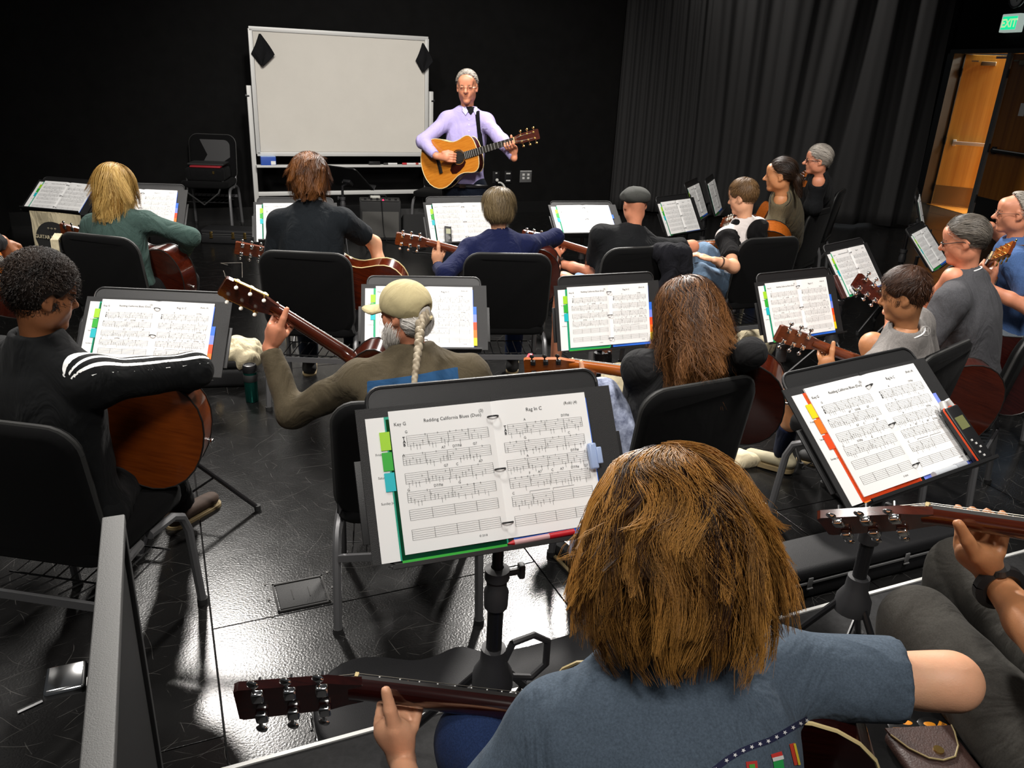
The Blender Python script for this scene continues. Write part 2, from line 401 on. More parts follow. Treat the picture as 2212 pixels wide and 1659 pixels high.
M_chrome = mat('chrome', (.8, .8, .8), .12, metal=1)
M_white = mat('paper_white', (.86, .86, .85), .7)
M_ink = mat('ink_black', (.012, .012, .014), .6)

# floor: sheet underneath, painted panels on top
fl = struct('floor', MB().box((3.5, 6.5, -.06), (20, 20, .1), MW), M_joint)
pan = MB().box((0, 0, -.006), (1.216, 2.436, .012), None, .0015).mesh('floor_panel', False)
for i in range(-3, 10):
    for j in range(-2, 7):
        if W(i*1.22, j*2.44)[1] < -2: continue
        o = link('floor_panel', pan, M_floor, fl); off = (1.22 if i % 2 == 0 else .72)+1.0
        o.matrix_local = MW @ Matrix.Translation((i*1.22+.61, j*2.44+off-1.01, 0.0))
# floor socket box set flush in the panels
hx = PZ(650, 1283, 0); hb = root('floor_socket', hx, 'scratched black floor socket hatch set in the floor panels', 'socket')
hm = MW.to_3x3().to_4x4(); hm = Matrix.Translation(Vector(hx)) @ hm
wkid('cover', MB().box((0, 0, .002), (.165, .145, .006), hm, .002), mat('hatch_black', (.005, .005, .005), .6, bump=.3), hb)
M_hr = mat('hatch_rim', (.022, .021, .020), .7)
for s in (-1, 1):
    wkid('rim', MB().box((s*.090, 0, .003), (.007, .172, .006), hm), M_hr, hb); wkid('rim', MB().box((0, s*.082, .003), (.187, .007, .006), hm), M_hr, hb)
for s in (-.03, .03): wkid('slot', MB().box((s, 0, .006), (.003, .06, .002), hm), M_hr, hb)
for s in (-1, 1):
    for t in (-1, 0, 1): wkid('screw', MB().cyl(hm @ Vector((s*.115, t*.10, 0)), hm @ Vector((s*.115, t*.10, .003)), .0045), mat('screw_grey', (.10, .096, .09), .6, metal=.4), hb)
# riser the last row and the photographer stand on
rs = struct('floor_riser', MB().box((2.0, RV-2.0, RH/2-.005), (12, 4.0, RH-.01), MW), M_riser)
tag(link('riser_top', MB().box((2.0, RV-2.0, RH-.004), (12, 4.0, .008), MW).mesh('riser_top', False), M_riser, rs), 'dark grey riser surface')
tag(link('edge_strip', MB().box((2.0, RV-.003, RH+.001), (12, .011, .008), MW).mesh('edge_strip', False), M_alup, rs), 'bright metal nosing strip')

struct('wall_back', MB().box((3.0, VW+.1, 3.2), (14, .2, 6.4), MW), M_wall)
struct('baseboard_back', MB().box((3.0, VW-.012, .075), (14, .024, .15), MW), M_base)
struct('trim_1', MB().box((3.0, VW-.05, 3.98), (14, .1, .08), MW), M_base)
struct('wall_left', MB().box((-1.62, 7.4, 3.2), (.2, 5.6, 6.4), MW), mat('wall_side_black', (.014, .014, .014), .8, bump=.3))
# ---------------------------------------------------------------- black stage curtain
def curtain():
    P = [W(5.75, 9.86), W(6.1, 9.68), W(6.75, 9.28), W(7.9, 8.68), W(9.0, 8.15), W(9.42, 8.02)]
    t = np.linspace(0, len(P)-1, 900); pts = np.array([P[int(min(x, len(P)-1.001))]*(1-x % 1 if x < len(P)-1 else 0)+P[min(int(x)+1, len(P)-1)]*(x % 1 if x < len(P)-1 else 1) for x in t])
    for _ in range(60): pts[1:-1] = (pts[:-2]+pts[1:-1]*2+pts[2:])/4
    tg = np.gradient(pts, axis=0); tg /= np.linalg.norm(tg, axis=1)[:, None]; nr = np.stack([tg[:, 1], -tg[:, 0], tg[:, 2]], 1)
    s = np.r_[0, np.cumsum(np.linalg.norm(np.diff(pts, axis=0), axis=1))]
    dens = np.where(s < 1.1, 2.1, 1.0); ph = np.cumsum(np.r_[0, np.diff(s)]*dens)
    vv = []; nz = 34
    for k in range(nz+1):
        z = .03+5.9*k/nz; lo = 1-z/6.
        wob = noise3(np.stack([s*1.1, np.full_like(s, z*.25), np.zeros_like(s)], 1), 1.0, 3)
        w1 = np.sin(ph*2*math.pi*2.1+wob*3.4); a = (.085+.03*lo)*(.65+.5*noise3(np.stack([s*.9, np.full_like(s, z*.08), s*0], 1), 1.0, 11))
        d = np.sign(w1)*np.abs(w1)**.8*a + .012*np.sin(ph*2*math.pi*6.3+wob*6)*(.4+.6*lo)
        vv.append(pts+nr*d[:, None]+V(0, 0, z))
    v = np.concatenate(vv); n = len(pts); i = np.arange(nz)[:, None]*n+np.arange(n-1)[None]; f = np.stack([i, i+1, i+n+1, i+n], -1).reshape(-1, 4)
    me = vmesh('stage_curtain', [(v, f)]); o = link('stage_curtain', me, mat('curtain_black', (.0125, .0120, .0122), .85, bump=.2, bscale=500, sheen=.0))
    so = o.modifiers.new('thickness', 'SOLIDIFY'); so.thickness = .006
    tag(o, 'black pleated stage curtain hanging beside the doors', 'curtain')
    bx = MB(); bx.tube([p+V(0, 0, 5.96) for p in pts[::30]], .03); r = wkid
    link('track', bx.mesh('track'), M_blk, o)
curtain()
# ---------------------------------------------------------------- door wall with an open and a closed wooden door
DD = nrm(V(.146, -.989, 0)); DN = V(DD[1], -DD[0], 0); DN = -DN if DN[0] > 0 else DN      # DN points into the room
D0 = V(6.724, 13.637, 0)
def DW(t, n, z=0): return D0+DD*t+DN*n+V(0, 0, z)
MD = frame_m(D0, DD, -DN, (0, 0, 1))       # local: x along wall, y out of the room, z up
def on_door(x, y, n=0):
    d = ray(x, y); t = ((D0+DN*n-CAM) @ DN)/(d @ DN); q = CAM+d*t; return float((q-D0) @ DD), float(q[2])
DH = 2.32
wl = MB()
wl.box((-.8, .1, 3.2), (1.3, .2, 6.4), MD); wl.box((5.4, .1, 3.2), (6.4, .2, 6.4), MD); wl.box((1.0, .1, (DH+.06+6.4)/2), (2.5, .2, 6.4-DH-.06), MD)
struct('wall_right', wl, M_wall)
fr = MB(); fr.box((-.08, .06, DH/2), (.16, .26, DH), MD); fr.box((1.07, .08, DH+.03), (2.46, .24, .06), MD)
door_frame = struct('trim_2', fr, mat('frame_black', (.018, .017, .016), .45))
mu = MB().box((1.19, .02, DH/2), (.075, .12, DH), MD); struct('trim_3', mu, mat('mullion_grey', (.16, .165, .17), .4, metal=.3))
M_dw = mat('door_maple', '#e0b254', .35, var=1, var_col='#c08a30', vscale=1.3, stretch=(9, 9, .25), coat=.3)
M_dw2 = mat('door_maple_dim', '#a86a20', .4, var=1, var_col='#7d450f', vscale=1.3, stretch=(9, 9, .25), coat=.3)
def door(name, M, w, m, bar_m, dark):
    o = MB().box((w/2, 0, DH/2), (w, .045, DH-.02), M, .003).obj(name, m, smooth=False); tag(o, kind='structure')
    kick = MB().box((w/2, -.025, .17), (w-.02, .004, .30), M)
    link('kick_plate', kick.mesh('kick_plate', False), mat('kick_brown', '#8a6a3c', .35, metal=.4) if not dark else M_blk, o)
    b = MB(); b.box((w*.52, -.075, 1.0), (w*.84, .035, .055), M, .006); b.box((w*.12, -.045, 1.0), (.05, .05, .10), M, .004); b.box((w*.93, -.045, 1.0), (.06, .05, .20), M, .004)
    link('push_bar', b.mesh('push_bar'), bar_m, o)
    h = link('bar_highlight_strip', MB().box((w*.52, -.094, 1.018), (w*.74, .004, .014), M).mesh('bar_highlight_strip', False), M_alup, o)
    c = MB(); c.box((w*.32, -.06, DH-.13), (.20, .08, .06), M, .006); c.box((w*.14, -.055, DH-.10), (.10, .05, .02), M)
    link('door_closer', c.mesh('door_closer'), mat('closer_bronze', (.26, .22, .16), .4, metal=.6), o)
    for z in (.28, 1.02, 2.05): link('hinge', MB().cyl(M @ Vector((-.008, -.03, z-.06)), M @ Vector((-.008, -.03, z+.06)), .014, 10).mesh('hinge'), M_blk, o)
    return o
ha = D2R(52)   # open leaf swings out into the hall
hd = nrm(DD*math.cos(ha)-DN*math.sin(ha)); ho = D0+DD*.02-DN*.12
MO = frame_m(ho, hd, nrm(np.cross(V(0, 0, 1), hd)), (0, 0, 1))
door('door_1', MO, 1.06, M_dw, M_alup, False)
link('window_light', MB().box((.93, 0, 1.55), (.10, .06, .75), MO).mesh('window_light', False), mat('hall_glass', (.25, .42, .75), .1, emit='#a9cdf5', estr=.6), bpy.data.objects['door_1'])
MC = frame_m(D0+DD*1.235-DN*.02, DD, -DN, (0, 0, 1))
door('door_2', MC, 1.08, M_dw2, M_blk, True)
t, z = on_door(2209, 237, 0); link('paper_notice', MB().box((t-1.235, -.026, z), (.11, .003, .17), MC).mesh('paper_notice', False), M_white, bpy.data.objects['door_2'])
# hallway beyond the open door
hl = MB().box((2.2, 3.2, -.02), (9, 6.3, .05), MD); struct('floor_hall', hl, wood('hall_floor', '#c98a3c', '#a86c26', .25, .3, (6, .6, 1)))
struct('wall_hall', MB().box((2.2, 5.2, 1.7), (9, .2, 3.4), MD), mat('hall_wall', '#c8a468', .8))
struct('baseboard_hall', MB().box((2.2, 5.08, .06), (9, .03, .12), MD), M_base)
struct('ceiling_hall', MB().box((2.2, 2.8, 3.4), (9, 5.2, .1), MD), mat('hall_ceiling', (.6, .55, .45), .9))
for t, n in ((.7, -1.6), (2.2, -3.0)):
    l = bpy.data.lights.new('hall_lamp', 'AREA'); l.energy = 420; l.size = 1.0; l.color = (1, .92, .74)
    o = bpy.data.objects.new('hall_lamp', l); COL.objects.link(o); o.location = DW(t, n, 3.25)
# exit sign, clock, header plate
t, z = on_door(2187, 50, .06); MS = frame_m(DW(t, .06, z), DD, -DN, (0, 0, 1))
ex = root('exit_sign', DW(t, .06, z), 'green lit EXIT sign on the dark wall above the doors', 'sign')
wkid('housing', MB().box((0, 0, 0), (.36, .10, .24), MS, .012), mat('sign_white', (.75, .78, .76), .4, emit='#e8fff4', estr=.35), ex)
wkid('face', MB().box((0, -.052, 0), (.29, .006, .17), MS), mat('sign_green', (.02, .45, .22), .4, emit='#19e39a', estr=1.0), ex)
gv, gf = glyph('EXIT', .15, 'CENTER', .004); g = MB(); g.add([MS @ Vector((p[0], -.0565, p[1]-.052)) for p in gv], gf)
wkid('lettering', g, mat('sign_letter', (.6, .75, .5), .5, emit='#ccf0b0', estr=.8), ex)
t, z = on_door(2199, -9, .04); MK = frame_m(DW(t, .03, z), DD, -DN, (0, 0, 1)); ck = root('wall_clock', DW(t, .03, z), 'round white wall clock with black rim above the exit sign', 'clock')
wkid('face', MB().cyl(MK @ Vector((0, .02, 0)), MK @ Vector((0, -.02, 0)), .145, 32), M_white, ck)
wkid('rim', MB().tube([MK @ Vector((.15*math.cos(a), -.02, .15*math.sin(a))) for a in np.linspace(0, 2*math.pi, 33)], .014, 8, False), M_blk, ck)
wkid('hand', MB().box((.02, -.024, -.03), (.012, .004, .09), MK), M_blk, ck)
t, z = on_door(2166, 124, .02); wkid('header_plate', MB().box((t, -.02, z), (.26, .01, .035), MD), mat('plate_pink', (.62, .45, .42), .5), bpy.data.objects['trim_2'])
# ---------------------------------------------------------------- outlets on the back wall
M_sock = mat('socket_grey', (.10, .10, .10), .4); M_slot = mat('slot_white', (.6, .6, .58), .4)
for (x, y, w, kind, lab) in ((1071, 383, .10, 0, 'black wall outlet with a white plug in it'), (1097, 382, .10, 1, 'narrow black wall plate between two outlets'), (1135, 381, .17, 2, 'double grey wall outlet furthest from the whiteboard')):
    u, z = on_v(x, y, VW); r = root('wall_outlet', W(u, VW-.01, z), lab, 'outlet')
    wkid('plate', MB().box((u, VW-.006, z), (w, .012, .155), MW, .003), M_sock if kind == 2 else M_blk, r)
    if kind == 2:
        wkid('top_edge', MB().box((u, VW-.014, z+.07), (w*.95, .004, .008), MW), M_slot, r)
        for s in (-.035, .035):
            for q in (.025, -.02): wkid('socket', MB().box((u+s, VW-.015, z+q), (.032, .005, .028), MW), M_slot, r)
    elif kind == 1:
        for q in (.045, -.045): wkid('label_strip', MB().box((u, VW-.014, z+q), (.06, .004, .016), MW), M_slot, r)
    else: wkid('label_strip', MB().box((u, VW-.014, z+.055), (.025, .004, .015), MW), M_slot, r)
u, z = on_v(1071, 388, VW); c = MB(); pts = [W(u+.01+.13*math.sin(t*2.2), VW-.06-.10*t, z-.03+.10*t*(1-t)-.75*t*t) for t in np.linspace(0, 1, 14)]
cord = MB().tube(pts, .012, 8); cr = root('power_cord', W(u, VW-.06, z-.6), 'white power cord hanging from the wall outlet', 'cord')
wkid('cable', cord, mat('cord_white', (.62, .62, .58), .5), cr); wkid('plug', MB().ball(W(u, VW-.045, z), (.022, .022, .022)), mat('cord_white', (.62, .62, .58), .5), cr)
# ---------------------------------------------------------------- whiteboard on its stand
def whiteboard():
    v = 9.45; c = [on_v(x, y, v) for x, y in ((541, 62), (921, 83), (557, 333), (921, 333))]
    u0 = (c[0][0]+c[2][0])/2; u1 = (c[1][0]+c[3][0])/2; z1 = (c[0][1]+c[1][1])/2; z0 = (c[2][1]+c[3][1])/2
    r = root('whiteboard', W((u0+u1)/2, v), 'large blank whiteboard on a silver rolling stand', 'whiteboard')
    cu, cz = (u0+u1)/2, (z0+z1)/2; w, h = u1-u0, z1-z0
    wkid('panel', MB().box((cu, v, cz), (w-.05, .02, h-.05), MW), mat('board_white', (.66, .63, .57), .28, var=.03, vscale=3), r)
    for nme, cc, d in (('frame_rail', (cu, v, z1), (w+.03, .035, .045)), ('frame_rail', (cu, v, z0), (w+.03, .035, .045)), ('frame_stile', (u0, v, cz), (.045, .035, h)), ('frame_stile', (u1, v, cz), (.045, .035, h))):
        wkid(nme, MB().box(cc, d, MW, .004), M_alup, r)
    zp = on_v(545, 190, v)[1]
    for u in (u0-.055, u1+.055):
        wkid('post', MB().box((u, v, zp/2+.05), (.05, .045, zp-.05), MW, .006), M_alup, r)
        wkid('foot', MB().tube([W(u, v-.34, .06), W(u, v-.3, .09), W(u, v+.26, .09), W(u, v+.3, .06)], .028, 8), M_alup, r)
        for q in (-.34, .3): wkid('caster', MB().cyl(W(u-.012, v+q, .035), W(u+.012, v+q, .035), .034, 14), M_blk, r)
        wkid('pivot_knob', MB().cyl(W(u+(-.04 if u < cu else .04), v, zp-.08), W(u, v, zp-.08), .025, 10), M_blk, r)
    zt = on_v(740, 357, v)[1]; zb = on_v(740, 416, v)[1]
    wkid('tray', MB().box((cu, v-.05, zt), (w+.08, .10, .025), MW, .004), M_alup, r)
    wkid('lower_rail', MB().box((cu, v, zb), (w+.08, .04, .045), MW, .004), M_alup, r)
    zq = zt+.013
    # things on the tray
    u = on_v(572, 350, v)[0]; b = root('eraser_box', W(u, v-.06, zq), 'blue cardboard box of erasers on the whiteboard tray', 'box')
    wkid('carton', MB().box((u+.03, v-.055, zq+.045), (.16, .07, .09), MW, .003), mat('box_blue', (.03, .09, .42), .5), b)
    wkid('top_panel', MB().box((u+.03, v-.055, zq+.0915), (.158, .068, .003), MW), mat('box_blue_pale', (.35, .5, .8), .5), b)
    wkid('barcode', MB().box((u+.08, v-.092, zq+.025), (.05, .002, .04), MW), M_white, b)
    u = on_v(806, 353, v)[0]; e = root('board_eraser', W(u, v-.06, zq), 'black felt eraser on the whiteboard tray', 'eraser')
    wkid('grip', MB().box((u, v-.06, zq+.026), (.13, .05, .02), MW, .004), M_blk, e); wkid('felt', MB().box((u, v-.06, zq+.009), (.13, .05, .016), MW), M_blkm, e)
    for i, (x, cap, bod, lab) in enumerate(((838, (.02, .02, .02), (.7, .7, .7), 'white marker with black cap on the tray'), (878, (.5, .02, .03), (.75, .72, .72), 'white marker with red cap nearer the eraser'), (903, (.35, .03, .02), (.75, .73, .70), 'white marker with dark red cap at the tray end'))):
        u = on_v(x, 354, v)[0]; p = W(u, v-.07, zq+.011); k = root('marker', p, lab, 'marker', 'markers on the tray')
        wkid('barrel', MB().cyl(W(u-.02, v-.07, zq+.011), W(u+.09, v-.075, zq+.011), .011), mat('marker_body_%d' % i, bod, .4), k)
        wkid('cap', MB().cyl(W(u-.07, v-.068, zq+.011), W(u-.018, v-.07, zq+.011), .012), mat('marker_cap_%d' % i, cap, .4), k)
    # black cloths over the corners
    for x, y0, y1, hw, lab in ((560, 73, 139, .13, 'black cloth hanging over the upper corner nearer the stacked chair'), (911, 93, 152, .11, 'black cloth hanging from the board corner above the teacher')):
        ua, za = on_v(x, y0, v); ub, zb2 = on_v(x+3, y1, v); hh = za-zb2
        def fn(a, b_, ua=ua, za=za, hh=hh, hw=hw):
            wd = hw*(.15+1.7*min(b_/.62, 1)) if b_ < .62 else hw*1.85*(1-(b_-.62)/.38)**.9
            wd = max(wd, .012); t = a-.5
            return W(ua+t*wd+.02*math.sin(b_*3), v-.03-.022*math.cos(t*9+b_*2)*(b_)-.012, za-hh*b_-.03*abs(t)*b_)
        o = MB().grid(fn, 12, 16).obj('hanging_cloth', fabric('cloth_black', (.008, .008, .009))); s_ = o.modifiers.new('t', 'SOLIDIFY'); s_.thickness = .006
        tag(o, lab, 'cloth')
    return v
WBV = whiteboard()
# spray bottle on the floor by the board
q = PZ(579, 490, 0); q = W(*[float(x) for x in (q @ E1, 9.0)])
sp = PD(580, 432, np.linalg.norm(q-CAM)); zt = sp[2]
def spray():
    b = V(sp[0], sp[1], max(zt-.25, .02)); r = root('spray_bottle', b, 'clear spray bottle with blue and white trigger behind the navy shirt', 'bottle')
    wkid('bottle', MB().lathe([(.0, 0), (.04, 0), (.042, .02), (.042, .12), (.03, .15), (.014, .17), (.014, .19)], b), mat('bottle_clear', (.35, .42, .45), .2), r)
    wkid('trigger_head', MB().box(b+V(-.005, 0, .205), (.07, .03, .035), None, .006).box(b+V(-.03, 0, .18), (.014, .02, .05), None, .004), mat('trigger_white', (.75, .76, .78), .4), r)
    wkid('nozzle', MB().cyl(b+V(-.035, 0, .21), b+V(-.06, 0, .208), .013), mat('trigger_blue', (.04, .16, .6), .4), r)
    st = root('shelf_block', (b[0], b[1], 0), 'low black crate under the spray bottle', 'crate')
    wkid('case', MB().box((b[0], b[1], b[2]/2), (.3, .25, b[2]), None, .01), M_blkm, st)
    wkid('lid', MB().box((b[0], b[1], b[2]-.012), (.305, .255, .02), None, .004), M_blk, st)
spray()
# ---------------------------------------------------------------- chairs
M_seat = fabric('chair_fabric', (.0042, .0042, .0044), .3, 500, .05, .9, .08)
M_ctube = mat('chair_tube', (.17, .17, .175), .42, metal=.55)
M_ctubed = mat('chair_tube_dark', (.03, .03, .031), .4, metal=.4)
M_piping = mat('chair_edge', (.026, .026, .025), .6)
def _pad(w, h, r, thick, m_, bow=0):
    """upholstered pad, in x (width) and z (height), front at +y"""
    poly = rrect(w, h, r, 6); mb = MB(); rings = ((.0, -thick/2), (1, -thick/2+.012), (1, thick/2-.012), (.0, thick/2)); vv = []; n = len(poly)
    for s, y in ((.90, -thick/2), (.985, -thick/2+.008), (1, -thick/2+.02), (1, thick/2-.02), (.985, thick/2-.008), (.90, thick/2)):
        for p in poly: vv.append(V(p[0]*s, y+bow*(p[0]/w*2)**2, p[1]*s))
    ff = [(k*n+i, k*n+(i+1) % n, (k+1)*n+(i+1) % n, (k+1)*n+i) for k in range(5) for i in range(n)]+[tuple(range(n-1, -1, -1)), tuple(range(5*n, 6*n))]
    return mb.add(vv, ff)
def chair_meshes():
    d = {}
    s = _pad(.47, .46, .07, .065, None); Ms = Matrix.Translation((0, 0, .445)) @ Matrix.Rotation(D2R(90), 4, 'X')
    s.v = [tuple(Ms @ Vector(p)) for p in s.v]; d['seat'] = s.mesh('seat', ang=60)
    b = _pad(.475, .44, .085, .05, None, .018); Mb = Matrix.Translation((0, -.245, .655)) @ Matrix.Rotation(D2R(9), 4, 'X'); b.v = [tuple(Mb @ Vector(p)) for p in b.v]; d['backrest'] = b.mesh('backrest', ang=60)
    pth = [(p[0], .018*(p[0]/.2375)**2, p[1]) for p in rrect(.474, .438, .085, 6)]; pth.append(pth[0]); pm = MB().tube([Mb @ Vector(p) for p in pth], .0075, 6, False); d['edge_piping'] = pm.mesh('edge_piping')
    sq = [(1, .7), (-1, .7), (-1, -.7), (1, -.7)]
    for sx in (-1, 1):
        d['leg_r%d' % sx] = MB().tube([(sx*.225, -.05, .40), (sx*.232, -.15, .395), (sx*.237, -.19, .37), (sx*.24, -.215, .31), (sx*.245, -.245, 0)], .0155, 8).mesh('leg')
        d['leg_f%d' % sx] = MB().tube([(sx*.225, .0, .40), (sx*.232, .12, .395), (sx*.237, .165, .37), (sx*.24, .19, .31), (sx*.245, .215, 0)], .0155, 8).mesh('leg')
        d['foot_%d' % sx] = MB().cyl((sx*.245, -.245, 0), (sx*.245, -.245, .02), .019, 10).mesh('glide'); d['foot2_%d' % sx] = MB().cyl((sx*.245, .215, 0), (sx*.245, .215, .02), .019, 10).mesh('glide')
        d['brk%d' % sx] = MB().tube([(sx*.225, -.10, .40), (sx*.225, -.185, .445), (sx*.22, -.212, .52)], .012, 8).mesh('back_bracket')
    d['crossbar'] = MB().box((0, -.228, .29), (.47, .012, .026)).mesh('crossbar', False)
    k = MB()
    for x in np.linspace(-.19, .19, 9): k.tube([(x, -.21, .30), (x, -.1, .27), (x, .12, .27)], .0028, 5)
    for y in (-.1, .12): k.tube([(-.21, y, .27), (.21, y, .27)], .0035, 5)
    d['rack'] = k.mesh('book_rack')
    return d
CHM = chair_meshes()
def chair(loc, yaw, label, dark=False, z0=0, tube=None):
    """yaw: direction the sitter faces, 0 = +Y, counter-clockwise degrees"""
    r = empty('stacking_chair', (loc[0], loc[1], z0), D2R(yaw), label, 'chair', 'black upholstered chairs'); tb = tube or M_ctube
    for k, n, m in (('seat', 'seat', M_seat), ('backrest', 'backrest', M_seat), ('edge_piping', 'edge_piping', M_piping), ('crossbar', 'crossbar', tb), ('rack', 'book_rack', M_ctubed)):
        o = bpy.data.objects.new(n, CHM[k]); COL.objects.link(o); o.parent = r
        if not CHM[k].materials: CHM[k].materials.append(m)
    for k in ('leg_r-1', 'leg_r1', 'leg_f-1', 'leg_f1', 'brk-1', 'brk1'):
        o = bpy.data.objects.new('back_bracket' if 'brk' in k else 'leg', CHM[k]); COL.objects.link(o); o.parent = r
        if not CHM[k].materials: CHM[k].materials.append(tb)
    for k in ('foot_-1', 'foot_1', 'foot2_-1', 'foot2_1'):
        o = bpy.data.objects.new('glide', CHM[k]); COL.objects.link(o); o.parent = r
        if not CHM[k].materials: CHM[k].materials.append(M_blkm)
    return r
# ---------------------------------------------------------------- music stands
M_desk = mat('desk_black', (.010, .010, .0105), .45, bump=.15, bscale=900)
M_tube = mat('stand_tube', (.010, .010, .011), .3)
M_plas = mat('stand_plastic', (.028, .028, .03), .55)
def desk_frame(pos, yaw, tilt):
    y, t = D2R(yaw), D2R(tilt); ex = V(math.cos(y), math.sin(y), 0); fw = V(-math.sin(y), math.cos(y), 0)
    up = V(0, 0, 1)*math.cos(t)+fw*math.sin(t); nz = np.cross(ex, up)
    return ex, up, nz, fw
def stand(pos, yaw, tilt, label, z0=0, w=.50, h=.345, wing=True, base=None, leg0=20, handle=False, hubz=.36):
    pos = V(*pos); ex, up, nz, fw = desk_frame(pos, yaw, tilt)
    if base is None: base = pos+fw*(.06 if z0 == 0 else -.02)
    base = V(base[0], base[1], z0)
    r = root('music_stand', base, label, 'music stand', 'black music stands'); M = frame_m(pos, ex, up, nz)
    poly = rrect(w, h, .03, 5, 0, .018)
    wkid('desk', MB().prism(poly, -.010, -.004, M), M_desk, r, ang=30)
    rim = [(p[0], p[1], -.004) for p in poly]; rim.append(rim[0]); wkid('desk_rim', MB().tube([M @ Vector(p) for p in rim], .004, 6, False), M_desk, r)
    wkid('ledge', MB().box((0, -.158, .022), (w-.01, .006, .055), M, .002).box((0, -.156, .049), (w-.01, .008, .004), M), M_desk, r)
    if wing:
        for s in (-1, 1): wkid('side_wing', MB().box((s*(w/2+.012), -.03, -.008), (.05, .16, .004), M, .001), M_desk, r)
    piv = pos-nz*.03-up*.05; top = V(base[0], base[1], piv[2]-.02)
    wkid('tilt_bracket', MB().box((0, -.05, -.022), (.09, .07, .03), M, .005), M_plas, r)
    wkid('clamp_knob', MB().cyl(piv-ex*.035, piv+ex*.06, .012, 10).ball(piv+ex*.065, .017, 6), M_tube, r)
    mid = z0+hubz+(top[2]-z0-hubz)*.52; B = lambda z: V(base[0], base[1], z)
    wkid('upper_tube', MB().tube([B(mid-.02), top, piv], .0125, 12), M_tube, r)
    wkid('lower_tube', MB().cyl(B(z0+hubz-.06), B(mid), .018, 14), M_tube, r)
    wkid('collar', MB().lathe([(.018, -.05), (.026, -.05), (.027, -.01), (.022, 0), (.022, .02), (.027, .022), (.027, .045), (.014, .05)], B(mid), 16), M_plas, r)
    wkid('height_knob', MB().cyl(B(mid+.03)+ex*.02, B(mid+.03)+ex*.05, .008, 8).box((.055, 0, .03), (.014, .02, .034), Matrix.Translation(Vector(B(mid))) @ Matrix.Rotation(D2R(yaw), 4, 'Z'), .004), M_plas, r)
    wkid('hub', MB().lathe([(.016, .05), (.028, .048), (.030, .01), (.045, -.02), (.047, -.055), (.03, -.06), (.0, -.06)], B(z0+hubz), 18), M_plas, r)
    for k in range(3):
        a = D2R(yaw+leg0+120*k); d = V(math.cos(a), math.sin(a), 0); e = B(z0+.012)+d*(.30 if z0 == 0 else .24)
        wkid('leg', MB().tube([B(z0+hubz-.03)+d*.035, e], .0095, 8), M_tube, r)
        wkid('brace', MB().tube([B(z0+hubz*.30), B(z0+hubz*.55)+d*.135], .005, 6), M_tube, r)
        wkid('rubber_foot', MB().cyl(e+V(0, 0, .012), e-V(0, 0, .012)+d*.0, .014, 10), M_blkm, r)
    if handle:
        c = B(z0+hubz)+ex*.10; pt = [c+ex*a+V(0, 0, b)-ex*.055 for a, b in ((0, .05), (.05, .06), (.085, .035), (.085, -.03), (.05, -.06), (.0, -.045), (-.02, 0), (0, .05))]
        wkid('carry_handle', MB().tube(pt, .0085, 8, False), M_plas, r)
    return M
# ---------------------------------------------------------------- binders of tablature
PW, PH = .212, .279
def page_z(u): return .007+.007*(1-math.exp(-u/.012))*math.exp(-u/.13)
DIG = {c: glyph(c, .0052, 'CENTER') for c in '0123457'}
def _line(mb, x0, y0, x1, y1, w, side):
    n = max(1, int(abs(x1-x0)/.03)); dx, dy = x1-x0, y1-y0; L = math.hypot(dx, dy); ox, oy = -dy/L*w/2, dx/L*w/2
    vv = []; 
    for i in range(n+1):
        t = i/n; x, y = x0+dx*t, y0+dy*t
        for s in (1, -1):
            X, Y = x+ox*s, y+oy*s; vv.append(V(side*X, Y, page_z(X)+.0007) if side > 0 else V(-X, Y, page_z(X)+.0007))
    mb.add(vv, [(2*i, 2*i+1, 2*i+3, 2*i+2) if side > 0 else (2*i, 2*i+2, 2*i+3, 2*i+1) for i in range(n)])
def _text(mb, txt, x, y, size, side, bold=0, rot=0, g=None):
    """x is measured from the page's own left edge"""
    v, f = g or glyph(txt, size, 'LEFT', bold); out = []
    ca, sa = math.cos(rot), math.sin(rot)
    for p in v:
        X = x+p[0]*ca-p[1]*sa; Y = y+p[0]*sa+p[1]*ca; uu = X if side > 0 else PW-X; out.append(V(X if side > 0 else X-PW, Y, page_z(max(uu, 0))+.0007))
    mb.add(out, f)
